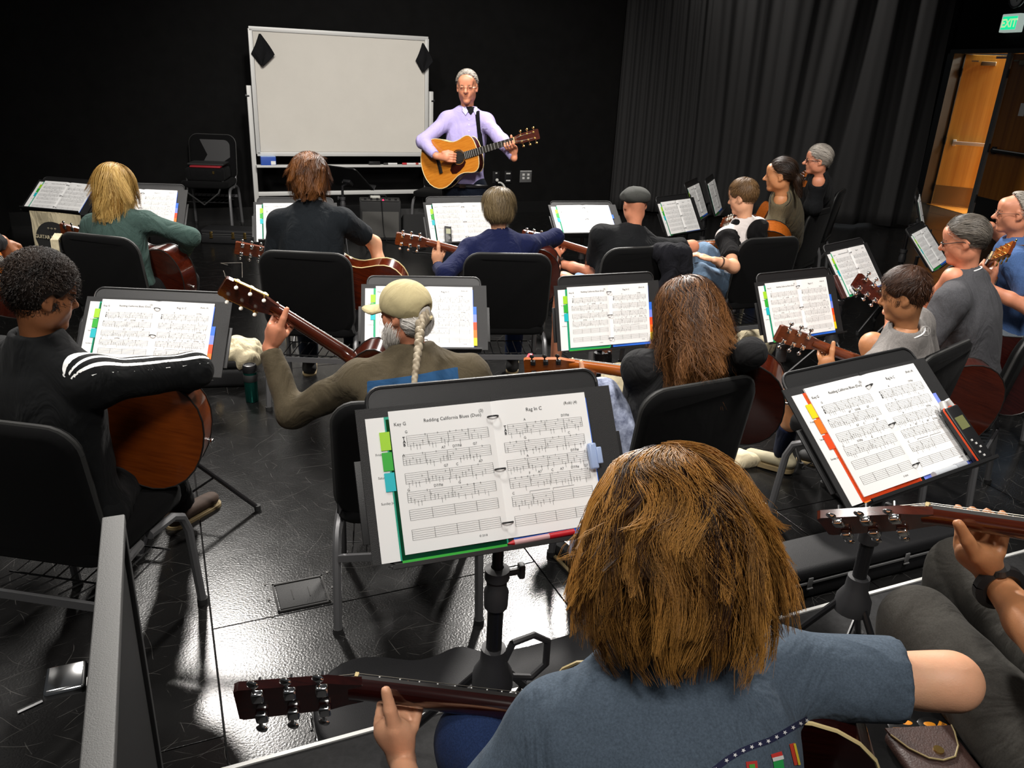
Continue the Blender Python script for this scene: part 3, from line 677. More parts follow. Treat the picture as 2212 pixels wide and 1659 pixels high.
def print_page(side):
    rs = random.Random(5 if side < 0 else 9); mb = MB(); L = lambda x0, y0, x1, y1, w: _line(mb, *((x0, y0, x1, y1) if side > 0 else (PW-x0, y0, PW-x1, y1)), w, side)
    top = PH/2
    if side < 0:
        _text(mb, 'Redding California Blues (Duo)', .068, top-.028, .0095, side); _text(mb, '(3)', .183, top-.020, .009, side); _text(mb, 'Key G', .008, top-.030, .0095, side)
        chords = [[('G', .006, .006)], [('A', -.004, -.003), ('A7', .075, .004), ('D7/F#', .098, .004), ('G7', .140, .004)], [('G7', .075, .004), ('C', .100, .004), ('A7', .147, .004)], [('G', -.003, .002), ('D7/F#', .05, .004), ('G', .100, .004)], [], []]
        x0, x1 = .018, .198
    else:
        _text(mb, 'Rag In C', .073, top-.028, .0105, side); _text(mb, '(Rob) (4)', .160, top-.022, .0085, side)
        chords = [[('A', .045, .005), ('D7/F#', .130, .005)], [('G', .04, .004), ('C', .14, .004)], [('A', .04, .003), ('D7/F#', .14, .003)], [('F', .04, .004), ('A7', .06, .004), ('C', .09, .004), ('A7', .11, .004), ('D7/F#', .135, .004), ('G7', .165, .004)], [('C', -.002, .004)], []]
        x0, x1 = .016, .196
    ys = [top-.052-.0365*i for i in range(6)]
    if side < 0: ys[4] = top-.196; ys[5] = top-.234
    else: ys[5] = top-.238
    for i, y in enumerate(ys):
        blank = (side < 0 and i >= 4) or (side > 0 and i == 5); hh = .020; xs = x0+(.012 if i == 0 else 0)
        for k in range(6): L(xs, y-hh*k/5, x1, y-hh*k/5, .00036 if not blank else .0004)
        nb = 4
        for k in range(nb+1): L(xs+(x1-xs)*k/nb, y, xs+(x1-xs)*k/nb+.00001, y-hh, .0006)
        if i == 0:
            for k, ch in enumerate('TAB'): _text(mb, ch, xs-.008, y-.0065-.0066*k, .0078, side, .0003)
        for c, cx, cy in chords[i]: _text(mb, c, x0+cx+.004, y+cy, .0072, side)
        if not blank:
            nn_ = 24 if side < 0 else 26
            if side > 0 and i == 4: nn_ = 13
            for k in range(nn_):
                x = xs+.006+(x1-xs-.01)*k/25; ln = rs.choice((0, 0, 1, 3, 4, 4, 5) if k % 2 else (2, 3, 4, 5, 5))
                _text(mb, '', x, y-hh*ln/5-.0019, 1, side, g=DIG[rs.choice('0022335017') if True else '0'])
                if ln >= 3: L(x, y-hh*ln/5-.0025, x+.00001, y-hh*ln/5-.0085, .0005)
            if side > 0 and i == 4:
                for a, b_ in ((.04, .085), (.092, .14)): L(x0+a, y+.006, x0+b_, y+.006, .0006); L(x0+a, y+.006, x0+a+.00001, y+.002, .0006)
    _text(mb, '(c) 2018 Larry Pattis' if False else '© 2018', .150 if side < 0 else .165, -top+.012, .0055, side)
    return mb.mesh('notation', False)
def page_mesh(side):
    mb = MB(); nu = 14
    def fn(a, b, dz=0):
        u = a*PW; return V(side*u, -PH/2+b*PH, page_z(u)+dz)
    mb.grid(lambda a, b: fn(a, b), nu, 1); mb.grid(lambda a, b: fn(a, b, -.004), nu, 1)
    n = nu+1
    for j in (0, 1): mb.f += [(i+j*n, i+1+j*n, 2*n+i+1+j*n, 2*n+i+j*n) for i in range(nu)]
    mb.f += [(nu, nu+n, 2*n+nu+n, 2*n+nu)]; mb.mi = [0]*len(mb.f)
    return mb.mesh('page', ang=50)
BK = {'pl': page_mesh(-1), 'pr': page_mesh(1), 'nl': print_page(-1), 'nr': print_page(1)}
BK['cover'] = MB().box((-.139, 0, .0015), (.272, .300, .003)).box((.139, 0, .0015), (.272, .300, .003)).box((0, 0, .001), (.03, .300, .002)).mesh('cover', False)
BK['agenda'] = MB().box((-.158, -.010, .0045), (.200, .279, .0012)).mesh('agenda_sheet', False)
for _i, (t, y) in enumerate((('Friday', .055), ('Saturday', .010), ('Sunday June 24', -.040))):
    v, f = glyph(t, .0065); BK['agp%d' % _i] = MB().add([V(p[0]-.246, p[1]+y, .0055) for p in v], f).mesh('agenda_line', False)
BK['ring'] = MB().tube([(.010*math.cos(a)*1.1, 0, .008+.008*math.sin(a)) for a in np.linspace(-.4, math.pi+.4, 12)], .0018, 6).mesh('ring')
def _div(dy, w0): return MB().box((-.112, -.010-dy, .0061), (.205+w0, .279, .0008)).mesh('divider', False)
BK['d1'] = _div(.0, .014); BK['d2'] = _div(.005, .008); BK['d3'] = MB().box((.112, -.012, .0061), (.205, .279, .0008)).mesh('divider', False)
BK['tab'] = MB().box((0, 0, 0), (.020, .036, .001)).mesh('tab', False)
M_ring = mat('ring_steel', (.015, .015, .016), .35)
TC = {k: mat('tab_'+k, c, .5) for k, c in dict(lime='#a3d92b', green='#2fae34', cyan='#14b9c4', blue='#2f6fe0', violet='#7c8ff0', orange='#f07818', red='#f04a14', yellow='#f6d80e', teal='#0d9f83').items()}
M_cover = mat('binder_black', (.010, .010, .0105), .55, bump=.3, bscale=700)
def _k(n, key, m, par, mw=None):
    me = BK[key]
    o = bpy.data.objects.new(n, me); COL.objects.link(o); o.parent = par
    if not me.materials: me.materials.append(m)
    if me.materials[0] != m: o.material_slots[0].link = 'OBJECT'; o.material_slots[0].material = m
    if mw is not None: o.matrix_local = mw
    return o
def binder(M, label, warm=False, ltabs=True, rtabs=0, dx=0, lift=.0, agenda=True):
    r = empty('ring_binder', label=label, cat='binder', group='open binders of guitar tablature', mw=M @ Matrix.Translation((dx, 0, lift)))
    _k('cover', 'cover', M_cover, r)
    if agenda:
        a = _k('agenda_sheet', 'agenda', M_white, r); [_k('agenda_line', 'agp%d' % q, M_ink, a) for q in range(3)]
    _k('divider', 'd1', TC['red'] if warm else TC['teal'], r); _k('divider', 'd2', TC['orange'] if warm else TC['green'], r); _k('divider', 'd3', TC['violet'] if warm else TC['blue'], r)
    p = _k('page', 'pl', M_white, r); _k('notation', 'nl', M_ink, p); p = _k('page', 'pr', M_white, r); _k('notation', 'nr', M_ink, p)
    for y in (-.108, 0, .108): _k('ring', 'ring', M_ring, r, Matrix.Translation((0, y, .004)))
    if ltabs:
        for i, c in enumerate(('yellow', 'orange', 'red') if warm else ('lime', 'green', 'cyan')): _k('tab', 'tab', TC[c], r, Matrix.Translation((-PW-.012, .082-.040*i, .0070)))
    if rtabs:
        for i, c in enumerate((('violet', 'blue', 'cyan', 'green', 'lime') if warm else ('blue', 'violet', 'red', 'orange', 'yellow'))[:rtabs]): _k('tab', 'tab', TC[c], r, Matrix.Translation((PW+.006, .030-.036*i, .0070)))
    return r
STANDS = [
 # name, pos, yaw, tilt, z0, stand label, binder label, opts
 ('a', (-.019, 1.446, 1.083), 21, 32, RH, 'music stand in front of the slate t-shirt, nearest of all', 'large open binder with green tabs on the nearest music stand', dict(rtabs=0)),
 ('b', (.921, 1.786, 1.073), 32, 49, RH, 'music stand holding the binder with orange and yellow tabs', 'open binder with orange divider and yellow and orange tabs', dict(warm=True, rtabs=5)),
 ('c', (.44, 3.62, .776), 22, 18, 0, 'music stand in front of the dark hooded top', 'open binder in front of the dark hooded top', dict(rtabs=5)),
 ('d', (-.397, 3.355, .803), 8, 36, 0, 'music stand half hidden by the tan cap', 'open binder half hidden by the tan cap', dict(rtabs=5)),
 ('e', (-1.358, 2.838, .836), 1, 38, 0, 'music stand in front of the track jacket with white stripes', 'open binder above the striped sleeve of the track jacket', dict(rtabs=5)),
 ('f', (1.431, 3.91, .777), 29, 26, 0, 'music stand in front of the light grey t-shirt', 'open binder behind the headstock of the person in light grey', dict(rtabs=5)),
 ('g', (2.076, 4.856, .777), 43, 37, 0, 'music stand carrying a binder with a phone on it', 'open binder with a phone lying on its lower edge', dict(rtabs=0)),
 ('h', (1.353, 6.831, .72), 45, 30, 0, 'music stand left of the hooded black and white shirt', 'open binder right of the flat cap', dict(rtabs=0)),
 ('i', (.501, 6.056, .783), 18, 50, 0, 'music stand between navy sweater and flat cap', 'open binder lying between the navy sweater and the flat cap', dict(rtabs=1)),
 ('j', (-.383, 5.532, .821), 23, 32, 0, 'music stand directly below the standing teacher', 'open binder with a voice recorder in front of it', dict(rtabs=0)),
 ('k', (2.907, 5.674, .777), 53, 41, 0, 'music stand in front of the charcoal t-shirt', 'steeply turned binder facing the charcoal t-shirt', dict(rtabs=0)),
 ('l', (-3.396, 5.946, .783), -11, 51, 0, 'music stand above the cream tote bag', 'open binder above the cream tote bag', dict(rtabs=0)),
 ('m', tuple(PD(305, 452, 5.75)), 6, 40, 0, 'music stand in front of the green jacket', 'open binder above the green jacket sleeve', dict(rtabs=5)),
]
SM = {}
for nm, pos, yaw, tilt, z0, l1, l2, op in STANDS:
    SM[nm] = stand(pos, yaw, tilt, l1, z0, handle=(nm == 'a'), leg0={'a': 33, 'b': 22}.get(nm, 20), hubz=.30 if nm in 'ab' else .33)
    binder(SM[nm], l2, **op)
# stands seen edge-on and partly hidden ones
SM['n'] = stand(PD(1506, 434, 7.5), 66, 24, 'narrow music stand turned towards the olive t-shirt', 0); binder(SM['n'], 'narrow slanted binder left of the olive t-shirt', agenda=False)
SM['o'] = stand(PD(1543, 424, 7.9), 70, 22, 'edge-on music stand beside the curtain, right of its narrow twin', 0, wing=False); binder(SM['o'], 'edge-on binder nearest the curtain', agenda=False, ltabs=False)
SM['p'] = stand(PD(1989, 466, 6.9), 64, 20, 'edge-on music stand in the doorway light', 0, wing=False); binder(SM['p'], 'edge-on binder in front of the open door', agenda=False, ltabs=False)
SM['q'] = stand(PD(640, 480, 5.7), 14, 40, 'music stand hidden behind the navy t-shirt by the amplifier', 0); binder(SM['q'], 'binder mostly hidden behind the navy t-shirt', rtabs=5)
SM['r'] = stand(PD(748, 384, 8.2), 150, 50, 'empty tilted music stand in front of the whiteboard tray', 0, w=.5, wing=False)
# ---------------------------------------------------------------- guitars: local x to the headstock, z out of the soundboard, origin at the soundhole
_hw = [(-.330, 0), (-.327, .045), (-.316, .090), (-.295, .132), (-.265, .163), (-.230, .183), (-.195, .191), (-.160, .188), (-.120, .173), (-.080, .150), (-.045, .131), (-.015, .123), (.015, .122), (.045, .127), (.075, .136), (.100, .139), (.122, .133), (.142, .114), (.154, .085), (.161, .045), (.163, 0)]
OUT = [(x, w) for x, w in _hw]+[(x, -w) for x, w in _hw[-2:0:-1]]
GD = .104
NUT = .475
def guitar_meshes():
    d = {}; n = len(OUT)
    def dep(x): return GD*(1-.12*(x+.33)/.5)
    rim = MB(); vv = [V(x, y, -.002) for x, y in OUT]+[V(x, y, -dep(x)+.003) for x, y in OUT]; rim.add(vv, [(i, (i+1) % n, n+(i+1) % n, n+i) for i in range(n)]); d['side'] = rim.mesh('side', ang=50)
    def plate(z, arch, up):
        m = MB(); rings = (1, .9, .7, .45, .2); vv = []
        for s in rings: vv += [V(x*s-.05*(1-s), y*s, z(x*s)+arch*(1-s*s)) for x, y in OUT]
        ff = [(k*n+i, k*n+(i+1) % n, (k+1)*n+(i+1) % n, (k+1)*n+i) for k in range(len(rings)-1) for i in range(n)]+[tuple((len(rings)-1)*n+i for i in range(n))]
        return m.add(vv, [f[::-1] for f in ff] if not up else ff)
    d['top'] = plate(lambda x: 0, .001, True).mesh('soundboard', ang=50); d['back'] = plate(lambda x: -dep(x), -.006, False).mesh('back', ang=50)
    b = MB().tube([(x, y, -.001) for x, y in OUT]+[(OUT[0][0], OUT[0][1], -.001)], .0032, 6, False); d['binding'] = b.mesh('binding')
    b = MB().tube([(x, y, -dep(x)+.002) for x, y in OUT]+[(OUT[0][0], OUT[0][1], -dep(OUT[0][0])+.002)], .0032, 6, False); d['binding2'] = b.mesh('binding')
    d['hole'] = MB().cyl((0, 0, .0005), (0, 0, .0026), .049, 28).mesh('soundhole')  # solid dark disc on the soundboard, stands in for the shade inside the opening
    d['rosette'] = MB().tube([(.056*math.cos(a), .056*math.sin(a), .0025) for a in np.linspace(0, 2*math.pi, 33)], .0028, 6, False).mesh('rosette')
    d['bridge'] = MB().box((-.175, 0, .006), (.028, .155, .010), None, .003).box((-.170, 0, .013), (.004, .08, .006)).mesh('bridge')
    pg = [(.045, -.030), (.02, -.052), (-.015, -.054), (-.04, -.045), (-.05, -.03), (-.075, -.042), (-.095, -.075), (-.085, -.105), (-.05, -.112), (-.01, -.098), (.03, -.075), (.05, -.05)]
    d['pickguard'] = MB().prism(pg, .0014, .0030).mesh('pickguard')
    def nw(x): return .0275-.0055*(x-.05)/.42
    d['fretboard'] = MB().add([V(x, s*nw(x), z) for x in (.05, NUT) for s in (-1, 1) for z in (.002, .0085)], [(0, 1, 3, 2), (4, 6, 7, 5), (0, 4, 5, 1), (2, 3, 7, 6), (0, 2, 6, 4), (1, 5, 7, 3)]).mesh('fretboard', False)
    fr = MB(); sc = .645
    for k in range(1, 20):
        x = NUT-sc*(1-2**(-k/12))
        if x > .055: fr.box((x, 0, .0095), (.0022, 2*nw(x), .002))
    d['frets'] = fr.mesh('frets', False)
    nk = MB(); xs = [.10, .13, .15, .165, .20, .30, .40, .45, .475, .485]; dp = [.085, .075, .05, .030, .024, .022, .0205, .020, .021, .022]; vv = []; m = 11
    for x, q in zip(xs, dp):
        for j in range(m):
            a = math.pi*j/(m-1); vv.append(V(x, nw(x)*math.cos(a), .003-q*math.sin(a)**.8))
    ff = [(i*m+j, i*m+j+1, (i+1)*m+j+1, (i+1)*m+j) for i in range(len(xs)-1) for j in range(m-1)]+[(i*m, (i+1)*m, (i+1)*m+m-1, i*m+m-1) for i in range(len(xs)-1)]+[tuple(range(m)), tuple((len(xs)-1)*m+j for j in range(m-1, -1, -1))]
    d['neck'] = nk.add(vv, ff).mesh('neck', ang=60)
    Mh = Matrix.Translation((NUT, 0, .004)) @ Matrix.Rotation(D2R(15), 4, 'Y')
    hp = [(-.008, -.022), (.02, -.027), (.045, -.034), (.185, -.038), (.192, -.034), (.192, .034), (.185, .038), (.045, .034), (.02, .027), (-.008, .022)]
    d['head'] = MB().prism(hp, -.016, 0, Mh).mesh('headstock', ang=30); d['veneer'] = MB().prism([(x*.995+.002, y*.97) for x, y in hp[1:-1]], 0, .002, Mh).mesh('head_veneer', ang=30)
    d['nut'] = MB().box((NUT+.002, 0, .0095), (.006, .045, .008)).mesh('nut', False)
    for i, x in enumerate((.055, .105, .155)):
        for s in (-1, 1):
            t = MB(); t.cyl(Mh @ Vector((x, s*.022, 0)), Mh @ Vector((x, s*.022, .016)), .0035, 8); t.cyl(Mh @ Vector((x, s*.022, .0)), Mh @ Vector((x, s*.022, .004)), .007, 10)
            t.box((x, s*.026, -.022), (.020, .022, .013), Mh, .004); t.cyl(Mh @ Vector((x+.004, s*.035, -.022)), Mh @ Vector((x+.004, s*.050, -.022)), .003, 8)
            t.ball(Mh @ Vector((x+.004, s*.057, -.022)), (.010, .0085, .0045), 6); d['tuner%d%d' % (i, s)] = t.mesh('tuner')
            t = MB(); t.cyl(Mh @ Vector((x, s*.038, -.008)), Mh @ Vector((x, s*.044, -.008)), .007, 8); t.cyl(Mh @ Vector((x, s*.034, -.008)), Mh @ Vector((x, s*.034, -.030)), .0025, 6); t.m = 1; t.ball(Mh @ Vector((x, s*.034, -.040)), (.007, .0055, .011), 6); d['ctuner%d%d' % (i, s)] = t.mesh('tuner')
    for s in (-1, 1): d['cplate%d' % s] = MB().box((.105, s*.040, -.008), (.125, .003, .014), Mh, .001).mesh('tuner_plate')
    st = MB()
    for j in range(6):
        y0, y1 = (j-2.5)*.0105, (j-2.5)*.0070; st.tube([(-.17, y0, .016), (NUT, y1, .0145), Mh @ Vector((.04+.04*abs(j-2.5), (1 if j > 2.5 else -1)*.02, .006))], .0006 if j > 2 else .0008, 4)
    d['strings'] = st.mesh('strings'); d['endpin'] = MB().cyl((-.330, 0, -.05), (-.344, 0, -.05), .006, 10).ball((-.345, 0, -.05), .008, 6).mesh('strap_button')
    return d
GM = guitar_meshes()
W_spruce = wood('spruce_amber', '#c9812a', '#a85f16', .25, .6); W_burst = wood('sunburst', '#b56a1c', '#6b2a0a', .2, .8); W_maho = wood('mahogany_red', '#4a1a0c', '#300d06', .18, .8); W_mahod = wood('mahogany_dark', '#2a0b08', '#170504', .15, 1.0)
W_neck = wood('neck_brown', '#6f3418', '#54240f', .25, .5); W_cedar = wood('cedar_brown', '#7d3a0c', '#5e2706', .3, .4); W_ebony = mat('ebony', (.012, .010, .009), .4); M_cream = mat('binding_cream', '#d9c48e', .4); M_gold = mat('gold', (.80, .55, .18), .25, metal=1); M_pearl = mat('pearl', (.80, .78, .70), .25, coat=.5)
W_maple = wood('maple_orange', '#a85a1c', '#8a4412', .25, .6); M_tort = mat('tortoise', '#2a0a06', .15, coat=.8); M_steel = mat('steel_string', (.55, .5, .42), .3, metal=1); M_hole = mat('hole_shade', (.004, .003, .003), .9)
def guitar(S, nut, nhint, label, top=W_spruce, back=W_maho, neck=W_neck, bind=None, classical=False, pick=True, tuner=M_chrome, exact='nut', name='acoustic_guitar'):
    """S: soundhole, nut: world points (nut is kept, the soundhole follows along the line)"""
    S, nut = V(*S), V(*nut); a = nrm(nut-S); n = V(*nhint); n = nrm(n-a*(n @ a)); y = np.cross(n, a)
    O = nut-a*NUT-n*.0085 if exact == 'nut' else S
    r = empty(name, label=label, cat='guitar', group='acoustic guitars', mw=frame_m(O, a, y, n))
    bb = bind or M_cream
    items = [('side', 'side', back), ('back', 'back', back), ('top', 'soundboard', top), ('hole', 'soundhole', M_hole), ('rosette', 'rosette', W_ebony), ('bridge', 'bridge', W_ebony), ('fretboard', 'fretboard', W_ebony), ('frets', 'frets', M_alup), ('neck', 'neck', neck), ('head', 'headstock', neck), ('veneer', 'head_veneer', back if not classical else neck), ('nut', 'nut', M_cream), ('strings', 'strings', M_steel), ('endpin', 'strap_button', M_chrome), ('binding', 'binding', bb if bind else W_ebony), ('binding2', 'binding', bb if bind else W_ebony)]
    if pick: items.append(('pickguard', 'pickguard', M_tort))
    for i in range(3):
        for s in (-1, 1): items.append((('ctuner' if classical else 'tuner')+'%d%d' % (i, s), 'tuner', M_gold if classical else tuner))
    if classical:
        for s in (-1, 1): items.append(('cplate%d' % s, 'tuner_plate', M_gold))
    for key, nm, m in items:
        me = GM[key]; o = bpy.data.objects.new(nm, me); COL.objects.link(o); o.parent = r
        if not me.materials:
            me.materials.append(m)
            if key.startswith('ctuner'): me.materials.append(M_pearl)
        if me.materials[0] != m: o.material_slots[0].link = 'OBJECT'; o.material_slots[0].material = m
        if nm in ('frets', 'strings'): o['kind'] = 'stuff'
    return dict(r=r, O=O, a=a, y=y, n=n)
# ---------------------------------------------------------------- people
SKIN = {'fair': mat('skin_fair', '#dfa683', .5, var=.08, vscale=18, sss=.12, bump=.1, bscale=400), 'pink': mat('skin_pink', '#d08a6a', .5, var=.12, vscale=16, sss=.12, bump=.1, bscale=400),
        'tan': mat('skin_tan', '#b97f55', .5, var=.1, vscale=18, sss=.12, bump=.1, bscale=400), 'brown': mat('skin_brown', '#8f5a38', .5, var=.1, vscale=18, sss=.1, bump=.1, bscale=400)}
M_eye = mat('eye_white', (.75, .72, .68), .2); M_iris = mat('iris_dark', (.03, .022, .015), .15); M_lip = mat('lip', '#a8604c', .5); M_brow = mat('brow_grey', '#6e5f50', .8)
def ik(S, T, L1, L2, pole):
    v = T-S; d = np.linalg.norm(v); sc = max(1, d/((L1+L2)*.985)); L1 *= sc; L2 *= sc; e = v/d
    a = (L1*L1-L2*L2+d*d)/(2*d); h = math.sqrt(max(L1*L1-a*a, 0)); q = nrm(V(*pole)-e*(V(*pole) @ e)); return S+e*a+q*h
def fret_hand(Q, a, n, b, wr, k=1.0):
    P = [RC(wr, Q-n*.038*k-b*.050*k, .025*k, .033*k, .012, sq=(n, .62)), EL(Q-n*.040*k-b*.060*k, (.036*k, .018*k, .034*k), [a, n, b], .012)]
    for i, o in enumerate((-.031, -.010, .011, .031)):
        o *= k; lg = (.9, 1.0, 1.0, .85)[i]
        p0 = Q+a*o-b*.050*k-n*.026*k; p1 = Q+a*o*1.08-b*.046*k*lg+n*.012*k; p2 = Q+a*o*1.12-b*.026*k+n*.030*k*lg; p3 = Q+a*o*1.1-b*(.004*k)+n*.026*k
        P += [RC(p0, p1, .0105*k, .0098*k, .006), RC(p1, p2, .0095*k, .0088*k, .003), RC(p2, p3, .0086*k, .0072*k, .003)]
    t0 = wr*.35+(Q-n*.045*k-b*.06*k)*.65-a*.012*k; t1 = Q-n*.046*k-b*.030*k-a*.004*k; t2 = Q-n*.036*k+b*.010*k+a*.006*k; t3 = Q-n*.024*k+b*.042*k+a*.014*k
    P += [RC(t0, t1, .0175*k, .0145*k, .010), RC(t1, t2, .0135*k, .0118*k, .004), RC(t2, t3, .0118*k, .0095*k, .003, sq=(n, .85))]
    return P
def pick_hand(Q, a, n, b, wr, k=1.0):
    K = wr+(Q-wr)*.55+n*.012*k; dirn = nrm(Q-wr); sd = nrm(np.cross(n, dirn))
    P = [RC(wr, K, .025*k, .034*k, .012, sq=(n, .6))]
    for i, o in enumerate((-.028, -.009, .010, .028)):
        o *= k; p0 = K+sd*o+dirn*.018*k; p1 = p0+dirn*.034*k-n*.004*k; p2 = p1+dirn*.014*k-n*.024*k; p3 = p2-dirn*.012*k-n*.014*k
        P += [RC(p0, p1, .0105*k, .0096*k, .006), RC(p1, p2, .0094*k, .0086*k, .003), RC(p2, p3, .0085*k, .007*k, .003)]
    s = 1 if (sd @ b) > 0 else -1; t0 = K+sd*s*.03*k-dirn*.02*k; t1 = t0+dirn*.035*k+sd*s*.014*k-n*.008*k; t2 = t1+dirn*.03*k-n*.012*k-sd*s*.004*k
    return P+[RC(t0, t1, .015*k, .0125*k, .008), RC(t1, t2, .012*k, .0095*k, .003)]
def rest_hand(Q, wr, up, k=1.0):
    dirn = nrm(Q-wr); sd = nrm(np.cross(up, dirn)); K = wr+dirn*.075*k; P = [RC(wr, K, .024*k, .036*k, .012, sq=(up, .55))]
    for i, o in enumerate((-.028, -.009, .010, .028)):
        o *= k; p0 = K+sd*o; p1 = p0+dirn*.042*k+up*.004+sd*o*.2; p2 = p1+dirn*.025*k-up*.012*k; p3 = p2+dirn*.014*k-up*.016*k
        P += [RC(p0, p1, .010*k, .0095*k, .006), RC(p1, p2, .0092*k, .0084*k, .003), RC(p2, p3, .0083*k, .007*k, .003)]
    t0 = wr+dirn*.03*k+sd*.025*k; t1 = t0+dirn*.03*k+sd*.02*k; return P+[RC(t0, t1, .014*k, .012*k, .008), RC(t1, t1+dirn*.028*k, .011*k, .009*k, .003)]
class Head:
    def __init__(s, H, yaw, pitch, roll, k):
        y, p = D2R(yaw), D2R(pitch); f = V(-math.sin(y)*math.cos(p), math.cos(y)*math.cos(p), math.sin(p)); r = V(math.cos(y), math.sin(y), 0); u = np.cross(r, f)
        c, q = math.cos(D2R(roll)), math.sin(D2R(roll)); s.r, s.u = r*c+u*q, u*c-r*q; s.f = f; s.H = V(*H); s.k = k; s.A = np.array([s.r, s.f, s.u])
    def L(s, x, y, z): return s.H+(s.r*x+s.f*y+s.u*z)*s.k
    def loc(s, p): return ((p-s.H) @ s.A.T)/s.k
    def EL(s, c, r, k=.02, sub=False, tilt=0):
        A = s.A
        if tilt: t = D2R(tilt); A = np.array([s.r, s.f*math.cos(t)+s.u*math.sin(t), s.u*math.cos(t)-s.f*math.sin(t)])
        return EL(s.L(*c), V(*r)*s.k, A, k*s.k, sub)
    def RC(s, a, b, ra, rb, k=.01, **kw): return RC(s.L(*a), s.L(*b), ra*s.k, rb*s.k, k*s.k, **kw)
    def prims(s, neck_to, chin=1.0, nose=1.0, jaw=1.0, neck=1.0):
        P = [s.EL((0, -.012, .032), (.076, .097, .086)), s.EL((0, .030, -.030), (.062*jaw, .062, .085), .03), s.EL((0, .068, -.100), (.028*jaw*chin, .026, .022), .025),
             s.EL((.043*jaw, .045, -.022), (.024, .032, .036), .02), s.EL((-.043*jaw, .045, -.022), (.024, .032, .036), .02), s.EL((.050*jaw, .0, -.065), (.018, .04, .03), .03), s.EL((-.050*jaw, .0, -.065), (.018, .04, .03), .03),
             s.RC((-.036, .082, .020), (.036, .082, .020), .011, .011, .018), s.EL((0, .068, .055), (.058, .030, .036), .03)]
        for q in (-1, 1): P += [s.EL((q*.032, .101, .003), (.019, .016, .012), .014, True)]
        for q in (-1, 1): P += [s.EL((q*.032, .079, .003), (.016, .0135, .0115), .003), s.EL((q*.032, .088, .009), (.019, .006, .004), .006)]
        P += [s.RC((0, .088, .012), (0, .112*nose**.3, -.026), .0085, .0125*nose, .014), s.EL((.011, .100, -.031), (.008, .009, .007), .006), s.EL((-.011, .100, -.031), (.008, .009, .007), .006),
              s.EL((0, .080, -.055), (.028, .014, .022), .02), s.EL((0, .0885, -.0560), (.024, .0070, .0048), .004), s.EL((0, .0875, -.0665), (.021, .0075, .0055), .004)]
        for q in (-1, 1):
            P += [s.EL((q*.078, -.012, -.004), (.009, .020, .032), .006, tilt=-12), s.EL((q*.086, -.004, .0), (.006, .010, .016), .006, True), s.EL((q*.076, -.004, -.030), (.008, .010, .011), .006)]
        P += [RC(s.L(0, -.030, -.045), neck_to, .050*neck*s.k, .052*neck*s.k, .035)]
        return P
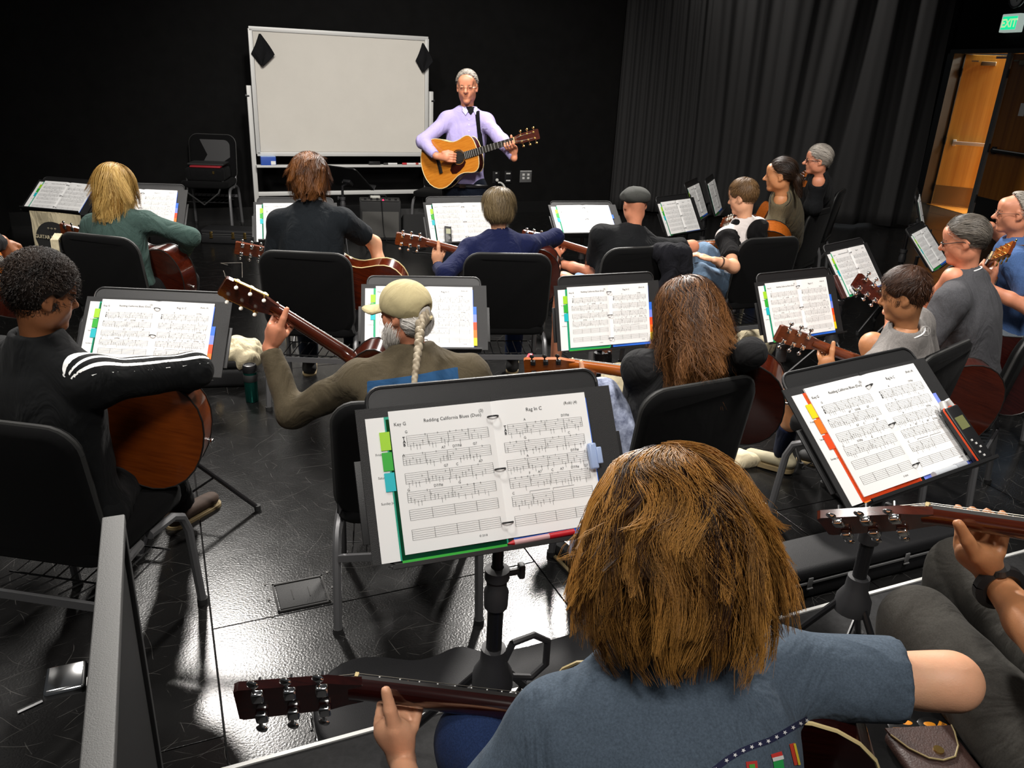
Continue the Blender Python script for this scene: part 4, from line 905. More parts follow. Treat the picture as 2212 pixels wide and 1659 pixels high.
def strands(prims, cap, hd, n, length, flow, curl=.0, rad=.0011, K=6, zmin=None, off=.003, wave=0, seed=1, spread=.2, tipfly=.0, sel=None, curlf=40, zvar=1, guides=0, ribbon=True, tipcurl=0, rootdark=0, clumpy=.7, lock=.010, lockf=55, flick=.0):
    rg = np.random.default_rng(seed); v = cap[0]
    if sel is not None: v = v[sel(hd.loc(v))]
    if len(v) == 0: return None
    n = int(n*.85); wt = 1+3.0*(hd.loc(v)[:, 2] > .10)+6*(hd.loc(v)[:, 2] > .125); p = v[rg.choice(len(v), n, p=wt/wt.sum())]+rg.normal(0, .003, (n, 3)); L = length*hd.k*rg.uniform(.6, 1.1, n)
    if zmin is not None: L = np.minimum(L, np.maximum((hd.loc(p)[:, 2]-zmin)*1.25*hd.k, .025))
    ds = (L/(K-1))[:, None]; rnd = rg.normal(0, spread, (n, 3)); phs = rg.uniform(0, 6.28, n); P = [p]; d = None
    clump = np.stack([noise3(p, 28, 60+j) for j in range(3)], -1)
    for i in range(K-1):
        g = grad(prims, p); fl = flow(hd.loc(p)); fl = fl @ hd.A; fl = fl/np.maximum(np.linalg.norm(fl, axis=1, keepdims=True), 1e-6)
        fl = fl+rnd*.5+clump*spread*1.6
        if wave: fl = fl+wave*np.stack([noise3(p, 16, 21+j) for j in range(3)], -1)
        fr = i/(K-1); t = fl-g*((fl*g).sum(1, keepdims=True))*(1-tipfly*fr); t = t/np.maximum(np.linalg.norm(t, axis=1, keepdims=True), 1e-6)
        d = t if d is None else d*.35+t*.65; d = d/np.maximum(np.linalg.norm(d, axis=1, keepdims=True), 1e-6)
        if curl:
            s1 = np.cross(d, g); d = d+curl*(s1*np.sin(phs+i*ds[:, 0]*curlf)[:, None]+g*np.cos(phs+i*ds[:, 0]*curlf)[:, None]); d = d/np.linalg.norm(d, axis=1, keepdims=True)
        p = p+d*ds; q = field(prims, p); o = off+.004*rg.random(n); bad = q < o; p = p+np.where(bad, o-q, 0)[:, None]*g; P.append(p)
    P = np.stack(P, 1); gz = 0
    if guides:      # gather the strands into wavy locks
        gi = rg.integers(0, n, guides); d2 = ((P[:, None, 0]-P[gi][None, :, 0])**2).sum(-1); own = gi[np.argmin(d2, 1)]
        t = np.linspace(0, 1, K)[None, :, None]; L0 = np.linalg.norm(np.diff(P, axis=1), axis=2).sum(1)[:, None, None]
        tg = P[own]+(P[:, :1]-P[own][:, :1])*(1-.75*t); P = P*(1-clumpy*t)+tg*clumpy*t
        gp = rg.uniform(0, 6.28, n)[own][:, None, None]; ga = rg.uniform(.4, 1.5, n)[own][:, None, None]
        T = np.gradient(P, axis=1); T /= np.maximum(np.linalg.norm(T, axis=2, keepdims=True), 1e-9); g0_ = grad(prims, P.reshape(-1, 3)).reshape(P.shape); sdv = np.cross(T, g0_)
        P = P+sdv*lock*ga*np.sin(t*L0*lockf+gp)*np.minimum(t*2.5, 1)+g0_*np.abs(lock*.6*ga*np.cos(t*L0*lockf+gp))*np.minimum(t*2, 1)+g0_*flick*ga*np.maximum(t-.6, 0)**2
        if tipcurl: P = P+(sdv*np.cos(t*L0*75+gp)+g0_*(np.sin(t*L0*75+gp)+.8))*tipcurl*ga*np.maximum(t-.45, 0)**1.3*2
        gz = (rg.normal(0, .30, n)[own])*zvar
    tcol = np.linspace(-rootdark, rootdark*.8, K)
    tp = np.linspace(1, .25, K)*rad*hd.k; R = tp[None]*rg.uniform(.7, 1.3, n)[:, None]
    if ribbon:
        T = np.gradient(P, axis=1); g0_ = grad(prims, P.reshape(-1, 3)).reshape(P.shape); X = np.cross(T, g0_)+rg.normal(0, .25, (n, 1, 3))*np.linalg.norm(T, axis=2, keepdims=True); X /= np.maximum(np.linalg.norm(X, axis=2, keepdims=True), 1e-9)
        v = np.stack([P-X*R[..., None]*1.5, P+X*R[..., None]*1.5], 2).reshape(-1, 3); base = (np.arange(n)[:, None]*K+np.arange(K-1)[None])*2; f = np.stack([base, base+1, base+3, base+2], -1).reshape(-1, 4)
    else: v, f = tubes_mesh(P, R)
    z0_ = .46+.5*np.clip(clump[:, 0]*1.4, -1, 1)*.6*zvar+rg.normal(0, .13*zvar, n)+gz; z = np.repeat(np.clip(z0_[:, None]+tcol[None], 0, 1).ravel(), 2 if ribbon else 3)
    return v, f, z
def hair(par, hd, prims, m, n, length, flow, cuts=(), vox=.0085, capz=.2, fold=.0, **kw):
    if any(s.sub for s in prims) and 'sel' not in kw: kw['sel'] = lambda q: ~((np.abs(q[:, 0]) > .05) & (q[:, 2] < .05) & (q[:, 1] > -.045) & (q[:, 1] < .08))
    cap = polygonise(prims, vox*hd.k, [(hd.L(*c), hd.A.T @ V(*nv)) for c, nv in cuts])
    s = strands(prims, cap, hd, n, length, flow, **kw); parts = [cap]; z = [np.full(len(cap[0]), capz)+.12*noise3(cap[0], 60, 2)]
    if s is not None: parts.append(s[:2]); z.append(s[2])
    me = vmesh('hair', parts, zone=np.concatenate(z)); return wkid('hair', me, m, par)
GRAV = lambda q: np.stack([q[:, 0]*0, q[:, 1]*0, q[:, 0]*0-1], 1)
def fl_down(q): return np.stack([q[:, 0]*4, q[:, 1]*3.0, -1+q[:, 2]*2], 1)      # falls away from the crown
def fl_back(q): return np.stack([q[:, 0]*2, -1+q[:, 0]*0, -.25+0*q[:, 0]-np.maximum(-q[:, 1]-.05, 0)*14], 1)
def fl_short(q): return np.stack([q[:, 0]*7, (q[:, 1]+.05)*6+.10, -.12-.9*np.clip((.09-q[:, 2])*9, 0, 1.3)], 1)
def short_hair(hd, thick=.010, fx=.082, fz=.072, ny=-.085, nz=-.062, top=0):
    """skull cap kept above and behind a line from the forehead over the ear to the nape"""
    P = [hd.EL((0, -.014, .034+top/2), (.076+thick, .097+thick, .086+thick+top/2), .01)]+[hd.EL((q*.088, .004, -.022), (.026, .034, .046), .006, True) for q in (-1, 1)]
    dv = V(0, ny-fx, nz-fz); nv = np.cross(V(1, 0, 0), nrm(dv)); nv = -nv if nv[2] > 0 else nv
    return P, [((0, fx, fz), nv)]
def glasses(par, hd, m, lens=None, w=.0018, rad=(.021, .016)):
    g = MB()
    for q in (-1, 1):
        g.tube([hd.L(q*.033+rad[0]*math.cos(a), .104-.004*abs(math.cos(a)), .0+rad[1]*math.sin(a)) for a in np.linspace(0, 2*math.pi, 17)], w*hd.k, 6, False)
        g.tube([hd.L(q*.054, .100, .004), hd.L(q*.074, .085, .006), hd.L(q*.083, .0, .006), hd.L(q*.081, -.018, -.006)], w*hd.k, 6)
    g.tube([hd.L(-.012, .108, .002), hd.L(0, .111, .006), hd.L(.012, .108, .002)], w*hd.k, 6)
    return wkid('glasses', g, m, par)
NP = [0]
def person(label, head, yaw, lean=.12, seat=.45, k=1.0, bw=1.0, hyaw=0, hpitch=-8, hroll=0, skin='fair', shirt=None, sleeve='short', pants=None, legs='long', guitar=None, L=None, R=None, LE=None, RE=None, fx=.36, vox=.0125, face={}, shoes=None, side=0.0, standing=None, knees=None, fold=.0045, collar=None, zone=None, shoe_m=None, feet=None, sock=None, polL=None, polR=None, hscale=.88, shw=.172, arms_only=False, cuff=None, pelv=None, hem=.12):
    NP[0] += 1; H = V(*head); y = D2R(yaw); fw = V(-math.sin(y), math.cos(y), 0); rt = V(math.cos(y), math.sin(y), 0); Z = V(0, 0, 1)
    hd = Head(H, yaw+hyaw, hpitch, hroll, k*hscale)
    N = H-V(hd.f[0], hd.f[1], 0)*.035*k-Z*.187*k*hscale
    if pelv is not None: P = V(*pelv)
    elif standing: P = V(H[0], H[1], standing+.93*k)-fw*lean
    else: P = V(H[0], H[1], 0)-fw*lean-rt*side; P[2] = seat+.10
    up = nrm(N-P); tf = nrm(fw-up*(fw @ up)); rr = np.cross(tf, up); A = np.array([rr, tf, up])
    base = V(P[0], P[1], standing if standing else 0)
    per = root('person', base, label, 'person', None); sk = SKIN[skin]
    Sh = {s: N+rr*s*shw*k*bw-up*.072*k+tf*.012 for s in (-1, 1)}; Lsp = np.linalg.norm(N-P)
    def torso(inf, kk=.05):
        mid = P+(N-P)*.62-tf*.012; low = P+(N-P)*.30
        T = [EL(P, (.168*k*bw+inf, .120*k*bw**.5+inf, .12*k+inf), A, kk), EL(low, (.150*k*bw+inf, .108*k*bw+inf, Lsp*.36+inf), A, kk), EL(mid, (.165*k*bw+inf, .112*k*bw**.5+inf, Lsp*.38+inf), A, kk)]
        for s in (-1, 1): T += [RC(N-up*.005*k, Sh[s], .050*k+inf, .046*k+inf, .05), EL(Sh[s], (.050*k+inf, .052*k+inf, .055*k+inf), A, .03)]
        return T
    # arms
    g = guitar; arm = {}
    for s, tgt, el, pol in ((-1, L, LE, polL), (1, R, RE, polR)):
        if tgt is None and g is not None:
            a, n, O = g['a'], g['n'], g['O']; b = np.cross(n, a); b = b if b[2] > 0 else -b
            if s < 0: Q = O+a*fx-n*.004; wr = Q-b*.118*k-n*.048*k-a*.012; pr = fret_hand(Q, a, n, b, wr, k)
            else: Q = O-a*.02+n*.034; wr = Q-a*.135*k+b*.050*k+n*.030; pr = pick_hand(Q, a, n, b, wr, k)
        elif isinstance(tgt, dict):
            Q, wr = V(*tgt['Q']), V(*tgt['wr']); pr = rest_hand(Q, wr, V(*tgt.get('up', (0, 0, 1))), k)
        else: continue
        pole = V(*pol) if pol is not None else (rr*s*.75-Z*.9-tf*.15)
        if el is not None:      # elbow on the given sight line, an upper arm away from the shoulder
            dr = nrm(V(*el)-CAM); oc_ = CAM-Sh[s]; bq = oc_ @ dr; L1 = .285*k; ds = bq*bq-(oc_ @ oc_-L1*L1)
            c2 = [CAM+dr*(-bq)] if ds <= 0 else [CAM+dr*(-bq-math.sqrt(ds)), CAM+dr*(-bq+math.sqrt(ds))]; E = min(c2, key=lambda q: abs(np.linalg.norm(q-wr)-.255*k))
        else: E = ik(Sh[s], wr, .285*k, .255*k, pole)
        arm[s] = (E, wr, pr)
    # legs
    hip = {s: P+rr*s*.09*k-Z*.02 for s in (-1, 1)}; lg = {}
    for s in (-1, 1):
        if standing: kn = V(hip[s][0], hip[s][1], standing+.50*k)+fw*.03; an = V(kn[0], kn[1], standing+.08)-fw*.02+rr*s*.03
        elif knees: kn = V(*knees[0 if s < 0 else 1]); an = V(*feet[0 if s < 0 else 1]) if feet else V(kn[0], kn[1], base[2]+seat-.45+.08)+fw*.04
        else: kn = hip[s]+fw*.42*k+rr*s*.05; kn[2] = seat+.075; an = V(kn[0], kn[1], seat-.45+.085)+fw*.03
        lg[s] = (kn, an)
    body = []
    core = torso(-.012)
    for s in arm: core += [RC(Sh[s], arm[s][0], .046*k*bw**.4, .038*k, .03)]
    bare_l = legs in ('shorts',)
    for s in (-1, 1):
        kn, an = lg[s]; core += [RC(hip[s], kn, .078*k, .052*k, .03), RC(kn, an, .052*k, .036*k, .03), EL(kn*.62+an*.38-fw*.015, (.046*k, .050*k, .09*k), None, .03)]
    if not arms_only: body.append(polygonise(core, vox*1.5))
    for s in arm:
        E, wr, pr = arm[s]; body.append(polygonise([RC(Sh[s]*.35+E*.65, E, .041*k, .037*k, .02), RC(E, E*.45+wr*.55, .038*k, .034*k, .03), RC(E*.45+wr*.55, wr, .034*k, .024*k, .02, sq=(nrm(np.cross(wr-E, Z)+1e-6), .9))]+pr, max(.0048, vox*.52)))
    body.append(polygonise(hd.prims(N-up*.02, **face), max(.0055, vox*.5)))
    wkid('body', vmesh('body', body), sk, per)
    if shirt is not None:
        T = torso(.010)
        for s in arm:
            E, wr, _ = arm[s]
            if sleeve == 'short': e = Sh[s]+(E-Sh[s])*.70; T += [RC(Sh[s], e, .064*k*bw**.5, .061*k*bw**.4, .035, flat=True)]
            elif sleeve == 'long':
                d = nrm(wr-E); e = wr-d*.012; T += [RC(Sh[s], E, .060*k*bw**.4, .050*k, .035), RC(E, e, .049*k, .036*k, .03, flat=True)]
        T += [RC(N-up*.05, N+up*.006*k, .074*k, .062*k, .03, flat=True)]
        if collar: T += [RC(N-up*.03, N+up*collar*k, .078*k, .066*k, .025, flat=True)]
        cuts = [(P-up*hem*k, -up)]
        hole = [RC(N+up*.0, N+up*.3+tf*.02, .051*k, .05*k, .012, sub=True)]
        v, f = polygonise(T+hole, vox, cuts); Sh0 = dict(Sh)
        zf = (lambda q: zone(((q-P) @ A.T)/k, q, dict(Sh=Sh, arm=arm, N=N, P=P, A=A, Lsp=Lsp))) if zone else None
        wkid('shirt', vmesh('shirt', [(v, f)], zone=zf, fold=fold, seed=NP[0]*7), shirt, per)
    if pants is not None:
        T = [EL(P-Z*.02, (.172*k*bw, .128*k, .115*k), A, .05)]
        for s in (-1, 1):
            kn, an = lg[s]
            if legs == 'shorts': e = hip[s]+(kn-hip[s])*.80; T += [RC(hip[s], e, .092*k, .082*k, .05, flat=True)]
            elif legs == 'none': pass
            else: T += [RC(hip[s], kn, .090*k, .068*k, .05), RC(kn, an+V(0, 0, .0), .066*k, .055*k, .03, flat=True)]
        wkid('trousers' if legs != 'shorts' else 'shorts', vmesh('trousers', [polygonise(T, vox*1.25)], fold=fold*.9, fscale=11, seed=NP[0]*5), pants, per)
    if shoe_m is not None:
        for s in (-1, 1):
            kn, an = lg[s]; t = nrm(fw+rr*s*.15); b0 = V(an[0], an[1], an[2]-.05); AA = [np.cross(t, Z), t, Z]
            P_ = [RC(b0-t*.04, b0+t*.15-Z*.005, .040*k, .036*k, .03, sq=(Z, .8)), RC(b0-t*.03, an+Z*.02, .040*k, .042*k, .02)]
            o = wkid('shoe', vmesh('shoe', [polygonise(P_, .010, [(b0-Z*.035, -Z)])]), shoe_m, per)
            sl = MB().prism([(p[0], p[1]) for p in rrect(.085*k, .27*k, .04, 5, 0, .055)], 0, .022, frame_m(b0-Z*.037-Z*.012, AA[0], AA[1], Z)); q = wkid('sole', sl, mat('sole_tan', '#8b7a58', .7), per)
            if sock: wkid('sock', vmesh('sock', [polygonise([RC(an, an*.55+kn*.45, .046*k, .052*k, .02, flat=True)], .011)]), sock, per)
    return dict(o=per, hd=hd, N=N, P=P, A=A, Sh=Sh, arm=arm, up=up, tf=tf, rr=rr, k=k, lg=lg, hip=hip, fw=fw)
def eyes(p):
    hd = p['hd']
    for q in (-1, 1): wkid('iris', MB().ball(hd.L(q*.032, .0905, .003), .0048*hd.k, 6), M_iris, p['o'])
    wkid('mouth', MB().tube([hd.L(x, .0968-abs(x)**1.5*2.0, -.0610-.03*abs(x)*0+.06*x*x*8) for x in np.linspace(-.023, .023, 7)], [.0008, .0016, .002, .002, .002, .0016, .0008], 6), M_lip, p['o'])
    for q in (-1, 1): wkid('eyebrow', MB().tube([hd.L(q*.016, .094, .019), hd.L(q*.033, .093, .024), hd.L(q*.052, .080, .018)], [.003, .0038, .002], 6), M_brow, p['o'])
def band(p, s, t, m, r=.031, w=.02, name='wristwatch', face=False):
    E, wr, _ = p['arm'][s]; c = wr+(E-wr)*t; d = nrm(E-wr); x = nrm(np.cross(d, V(0, 0, 1))); y = np.cross(d, x)
    mb = MB().tube([c+(x*math.cos(a)+y*math.sin(a))*r for a in np.linspace(0, 2*math.pi, 25)], w/2, 6, False)
    o = wkid(name, mb, m, p['o'])
    if face: f = nrm(x*.3+y*(1 if y[2] > 0 else -1)); wkid('watch_case', MB().cyl(c+f*(r), c+f*(r+.012), .017, 18), mat('watch_case', (.03, .03, .03), .2), p['o'])
# ---------------------------------------------------------------- the cast
def seat_from_top(x, y, yaw, label, z=.90, tube=None):
    """chair placed by where the middle of its top edge stands; returns the pelvis point"""
    t = PZ(x, y, z); a = D2R(yaw); fw = V(-math.sin(a), math.cos(a), 0); o = t+fw*.285; chair(o, yaw, label, tube=tube).scale = (1, 1, 1.037); return V(o[0], o[1], .55)-fw*.075
def seat_at(P, yaw, label, z0=0):
    a = D2R(yaw); fw = V(-math.sin(a), math.cos(a), 0); chair(V(P[0], P[1], 0)+fw*.075, yaw, label, z0=z0)
def lap(P, yaw, nut, n=None, S=None, dx=.05, dz=.22, ahead=.25, mode='flat', nd=.05, **kw):
    """guitar resting on a lap: soundhole ahead of the belly, nut on the sight line of a picture point"""
    a = D2R(yaw); fw = V(-math.sin(a), math.cos(a), 0); rt = V(math.cos(a), math.sin(a), 0); P = V(*P)
    if S is not None:
        d = ray(*S); So = CAM+d*(((P+fw*ahead-CAM) @ fw)/(d @ fw))
    else: So = P+fw*ahead+rt*dx+V(0, 0, dz)
    r = ray(*nut); b = (So-CAM) @ r; c = (So-CAM) @ (So-CAM)-NUT**2; ds = b*b-c
    t = np.linalg.norm(So-CAM)+nd if mode == 'flat' else (b if ds <= 0 else (b-math.sqrt(ds) if mode == 'near' else b+math.sqrt(ds))); N_ = CAM+r*t
    n = n if n is not None else fw+V(0, 0, .25)
    return guitar(So, N_, n, kw.pop('label'), exact='nut', **kw)
M_black = fabric('cloth_tee_black', '#141517'); M_navyt = fabric('cloth_tee_ink', '#15191d'); M_navy = fabric('cloth_navy', '#12183a'); M_greenj = fabric('cloth_green', '#3c4f4a', bump=.5); M_lav = fabric('cloth_lavender', '#aaa0d0', .04, bump=.3); M_olive = fabric('cloth_olive', '#5b5340'); M_dkgrey = fabric('cloth_charcoal', '#47474a'); M_ltgrey = fabric('cloth_grey', '#76726f'); M_bluet = fabric('cloth_blue', '#46618f'); M_ltblue = fabric('cloth_light_blue', '#8fb4dd'); M_slate = fabric('cloth_slate', '#4d5966', .28, 330)
M_jean = fabric('denim_blue', '#1f2f52', .4, 400); M_jeand = fabric('denim_dark', '#141b28', .3, 400); M_jeanl = fabric('denim_light', '#6f87a0', .3, 300); M_jeang = fabric('denim_grey', '#3b3935', .25, 300, .2); M_dpant = fabric('cloth_trouser_black', '#101011'); M_khaki = fabric('cloth_shorts_grey', '#7d8790'); M_batik = mat('cloth_batik', '#2b3350', .9, var=1, var_col='#b9c2da', vscale=26); M_darkw = fabric('cloth_trouser_dark', '#121314')  # M_darkw is a plain near-black trouser cloth
H_grey = hairmat('hair_grey', '#665f56', '#d2cabf'); H_white = hairmat('hair_white', '#b8b2aa', '#f2eee8'); H_blond = hairmat('hair_blond', '#8a6428', '#e2bd72'); H_brown = hairmat('hair_brown', '#3a1f0d', '#8a5527'); H_dark = hairmat('hair_dark', '#140d09', '#3d2a1c'); H_sand = hairmat('hair_sand', '#453220', '#8f6d46'); H_hero = hairmat('hair_copper', '#2e1708', '#c08a44', .40); H_salt = hairmat('hair_salt', '#2c2823', '#8d857b'); H_bob = hairmat('hair_bob', '#3a2f22', '#98835e'); H_curl = hairmat('hair_curl', '#2a170b', '#8a5c34')

# --- standing teacher
g0 = guitar(PD(993, 339, 6.42), PD(1110, 303, 6.25), (-.05, -1, .22), 'amber-topped acoustic guitar held by the standing teacher', top=W_spruce, back=W_maho, neck=W_neck, bind=M_cream, tuner=M_gold)
p0 = person('person in a lavender button shirt standing by the whiteboard, playing guitar', PD(1009, 188, 6.65), 178, lean=-.02, k=1.0, bw=.92, hyaw=0, hpitch=-4, hroll=-3, skin='pink', shirt=M_lav, sleeve='long', pants=M_jeand, guitar=g0, RE=PD(914, 306, 6.42), LE=PD(1085, 305, 6.5), fx=.435, vox=.010, standing=.001, shoe_m=M_blkm, fold=.006, face=dict(nose=1.1, jaw=.92), hem=.16, shw=.165, hscale=0.98)
hd = p0['hd']; P_, cu_ = short_hair(hd, .010, .060, .100, -.085, -.055); hair(p0['o'], hd, P_, H_grey, 2600, .03, fl_back, cuts=cu_, seed=3, zmin=None, rad=.0007); eyes(p0); glasses(p0['o'], hd, mat('wire_gold', (.45, .36, .25), .3, metal=1), w=.0011)
_c = p0; _N, _up, _tf, _rr = _c['N'], _c['up'], _c['tf'], _c['rr']
_bp = [p0['P']+_tf*.125+_up*.03]
wkid('belt', MB().tube([p0['P']+(_rr*math.cos(a)*.180+_tf*math.sin(a)*.136)*1.0+V(0, 0, -.01) for a in np.linspace(0, 2*math.pi, 25)], .016, 6, False), M_blk, p0['o']); wkid('belt_buckle', MB().box(p0['P']+_tf*.150+V(0, 0, -.01), (.05, .012, .03)), M_chrome, p0['o'])
def ribbon(pts, w, nv, t=.004):
    mb = MB(); pts = [V(*q) for q in pts]; vv = []
    for i, q in enumerate(pts):
        tg = nrm(pts[min(i+1, len(pts)-1)]-pts[max(i-1, 0)]); n_ = V(*(nv[i] if isinstance(nv, list) else nv)); n_ = nrm(n_-tg*(tg @ n_)); x = np.cross(tg, n_)
        for a, b in ((-1, 0), (1, 0), (1, 1), (-1, 1)): vv.append(q+x*a*w/2+n_*b*t)
    return mb.add(vv, [(4*i+j, 4*i+(j+1) % 4, 4*i+4+(j+1) % 4, 4*i+4+j) for i in range(len(pts)-1) for j in range(4)]+[(0, 1, 2, 3), tuple(4*(len(pts)-1)+j for j in (3, 2, 1, 0))])
# --- first row, from the window side of the board
P = seat_from_top(203, 512, -12, 'black chair with a cream strap over its back under the green jacket')
g1 = lap(P, -6, (200, 508), S=(318, 560), nd=.28, label='dark mahogany guitar on the lap of the person in green', top=W_spruce, back=W_maho)
p1 = person('person in a green jacket seated with a dark red guitar', PD(250, 397, 5.08), -6, k=.95, bw=.95, pelv=P, hpitch=-14, shirt=M_greenj, sleeve='long', pants=M_dpant, guitar=g1, RE=PD(412, 512, 4.7), collar=.03, fold=.008, hem=.16, shoe_m=M_blkm, hscale=0.86)
hd = p1['hd']; P_ = [hd.EL((0, -.015, .036), (.092, .110, .098)), hd.EL((0, -.055, -.055), (.098, .068, .115), .03), hd.EL((0, -.068, -.14), (.082, .040, .085), .03), hd.EL((.075, -.01, -.06), (.030, .055, .09), .02), hd.EL((-.075, -.01, -.06), (.030, .055, .09), .02)]
hair(p1['o'], hd, P_, H_blond, 5200, .30, fl_down, cuts=[((0, .075, .05), (0, 1, -.35))], zmin=-.235, K=12, rad=.0010, wave=.25, seed=4, tipfly=.4, capz=.25, guides=160, lock=.006, lockf=30)

P = seat_from_top(655, 549, 1, 'black chair under the person in the ink-black t-shirt')
g2 = lap(P, 4, (585, 545), S=(728, 588), label='sunburst guitar with cream binding under the bare elbow', top=W_burst, back=wood('rosewood_red', '#5a1e0a', '#331004', .15, 1.0), bind=M_cream)
p2 = person('person in an ink-black t-shirt seated in front of the whiteboard', PD(669, 380, 4.6), 4, k=1.0, bw=.98, pelv=P, hpitch=-12, hroll=-3, shirt=M_navyt, pants=M_jeand, guitar=g2, RE=PD(808, 525, 4.42), fx=.2, fold=.006, shoe_m=M_blkm, hscale=0.9)
hd = p2['hd']; P_ = [hd.EL((0, -.016, .038), (.096, .114, .096)), hd.EL((0, -.05, -.03), (.094, .080, .095), .03), hd.EL((.07, .0, -.03), (.032, .06, .07), .02), hd.EL((-.07, .0, -.03), (.032, .06, .07), .02)]
hair(p2['o'], hd, P_, H_brown, 4800, .17, fl_down, cuts=[((0, .085, .06), (0, 1, -.4)), ((0, 0, -.115), (0, .2, -1))], zmin=-.13, K=10, rad=.0009, wave=.45, seed=5, tipfly=.4, guides=160, lock=.006, lockf=50, flick=.06)

P = seat_from_top(1100, 552, 8, 'black chair under the person in the navy sweater')
g3 = lap(P, 8, (925, 523), dx=.04, dz=.20, mode='far', label='brown guitar with chrome tuners held by the navy sweater', top=W_spruce, back=W_maho)
p3 = person('person in a navy sweater reaching along a guitar neck', PD(1077, 448, 4.62), 8, k=.95, pelv=P, hpitch=-15, shirt=M_navy, sleeve='long', pants=M_jean, guitar=g3, RE=PD(1200, 512, 4.33), LE=PD(962, 592, 4.32), fx=.40, shoe_m=M_blkm)
hd = p3['hd']; P_ = [hd.EL((0, -.016, .036), (.092, .110, .094)), hd.EL((0, -.040, -.03), (.094, .085, .080), .03)]
hair(p3['o'], hd, P_, H_bob, 4200, .16, fl_down, cuts=[((0, .085, .06), (0, 1, -.45)), ((0, 0, -.098), (0, .3, -1))], zmin=-.115, K=9, rad=.0009, wave=.15, seed=6)
band(p3, -1, .12, mat('bracelet', (.5, .45, .4), .3, metal=1), .028, .008, 'bracelet')

P = seat_from_top(1388, 538, 24, 'black chair with a dark jacket over its back')
g4 = lap(P, 13, (1190, 517), dx=.05, dz=.18, mode='far', label='guitar held by the person in the flat cap', top=W_spruce, back=W_maho)
p4 = person('person in a grey flat cap and black t-shirt', PD(1371, 442, 4.98), 13, k=1.0, bw=1.14, pelv=P, hpitch=-10, skin='pink', shirt=M_black, pants=M_jeanl, legs='shorts', guitar=g4, RE=PD(1495, 533, 4.66), LE=PD(1284, 590, 4.55), fx=.40, knees=[PD(1216, 606, 4.95), PD(1330, 590, 5.1)], shoe_m=M_blkm, hscale=0.83)
hd = p4['hd']; cp = polygonise([hd.EL((0, .0, .060), (.096, .124, .070), .01), hd.EL((0, .075, .055), (.085, .070, .030), .03), hd.EL((0, -.06, .050), (.090, .055, .050), .03)], .006, [(hd.L(0, 0, .018), hd.A.T @ V(0, .1, -1))])
wkid('flat_cap', vmesh('flat_cap', [cp], fold=.003, fscale=14), mat('cap_tweed', '#3c3d3a', .95, var=.35, vscale=300), p4['o']); band(p4, -1, .14, mat('watch_steel', (.35, .33, .3), .3, metal=1), .031, .014, 'wristwatch', True)
wkid('collar_trim', MB().tube([p4['N']+p4['rr']*.066*math.cos(a)+p4['tf']*.062*math.sin(a)+p4['up']*.018 for a in np.linspace(0, 2*math.pi, 25)], .004, 6, False), M_white, p4['o'])
# jacket over that chair
def jacket():
    t = PZ(1445, 548, .86); f = V(-math.sin(D2R(24)), math.cos(D2R(24)), 0); x = V(math.cos(D2R(24)), math.sin(D2R(24)), 0)
    P_ = [RC(t-x*.08+V(0, 0, .01), t+x*.06+V(0, 0, .005), .05, .045, .04), RC(t-x*.02-f*.04, t-x*.03-f*.07-V(0, 0, .30), .055, .05, .05, sq=(f, .7)), RC(t+x*.08-f*.03, t+x*.10-f*.06-V(0, 0, .24), .05, .06, .05, sq=(f, .7)), RC(t-x*.10-f*.05-V(0, 0, .2), t-x*.12-f*.08-V(0, 0, .42), .05, .03, .04, sq=(f, .6))]
    o = link('jacket', vmesh('jacket', [polygonise(P_, .010)], fold=.014, fscale=12, seed=3), fabric('jacket_charcoal', '#17171c', bump=.6)); tag(o, 'dark jacket draped over the chair of the flat-capped person', 'jacket')
jacket()

P = seat_from_top(1672, 517, 24, 'black chair under the person in the white and black hooded shirt')
g5 = lap(P, 40, (1447, 530), dx=.02, dz=.24, label='orange-brown guitar held by the person in the hooded shirt', top=W_spruce, back=W_maple, neck=W_maple)
def z5(q, w, c):
    a = np.full(len(q), -1.0)
    for s in (-1, 1):
        if s in c['arm']:
            S, E = c['Sh'][s], c['arm'][s][0]; d = nrm(E-S); a = np.maximum(a, np.where(np.linalg.norm(np.cross(w-S, d), axis=1) < .085, (w-S) @ d+.01, -1))
    return a*10
M_hoodie = zoned('cloth_white_black', ['#cfc6c2', '#0e0d0e'], [0.0], var=.06)
p5 = person('person in a white shirt with black sleeves and hood, hand on thigh', PD(1604, 427, 5.5), 40, k=.95, pelv=P, hyaw=12, hpitch=-14, shirt=M_hoodie, pants=M_jeanl, guitar=g5, L=dict(Q=PD(1510, 552, 5.1), wr=PD(1543, 562, 5.1)), LE=PD(1584, 577, 5.15), zone=z5, knees=[PD(1510, 590, 5.2), PD(1520, 545, 5.55)], shoe_m=M_blkm)
hd = p5['hd']; P_, cu_ = short_hair(hd, .016, .095, .048, -.088, -.075, .012); hair(p5['o'], hd, P_, H_sand, 3800, .05, fl_short, cuts=cu_, seed=7, rad=.0008, spread=.35)
_q = p5; wkid('hood', vmesh('hood', [polygonise([EL(_q['N']-_q['tf']*.112-_q['up']*.045, (.105, .042, .075), _q['A'], .03), RC(_q['N']+_q['rr']*.075, _q['N']-_q['rr']*.075, .036, .036, .03), RC(_q['N']-_q['tf']*.10-_q['up']*.09, _q['N']-_q['tf']*.125-_q['up']*.175, .050, .010, .03), RC(_q['N'], _q['hd'].L(0, -.02, .02), .062, .055, .01, sub=True)], .009)], fold=.008, fscale=16), fabric('cloth_hood_black', '#0e0d0e'), p5['o'])
band(p5, -1, .30, mat('bracelet_brown', '#4a2f22', .7), .034, .010, 'bracelet')

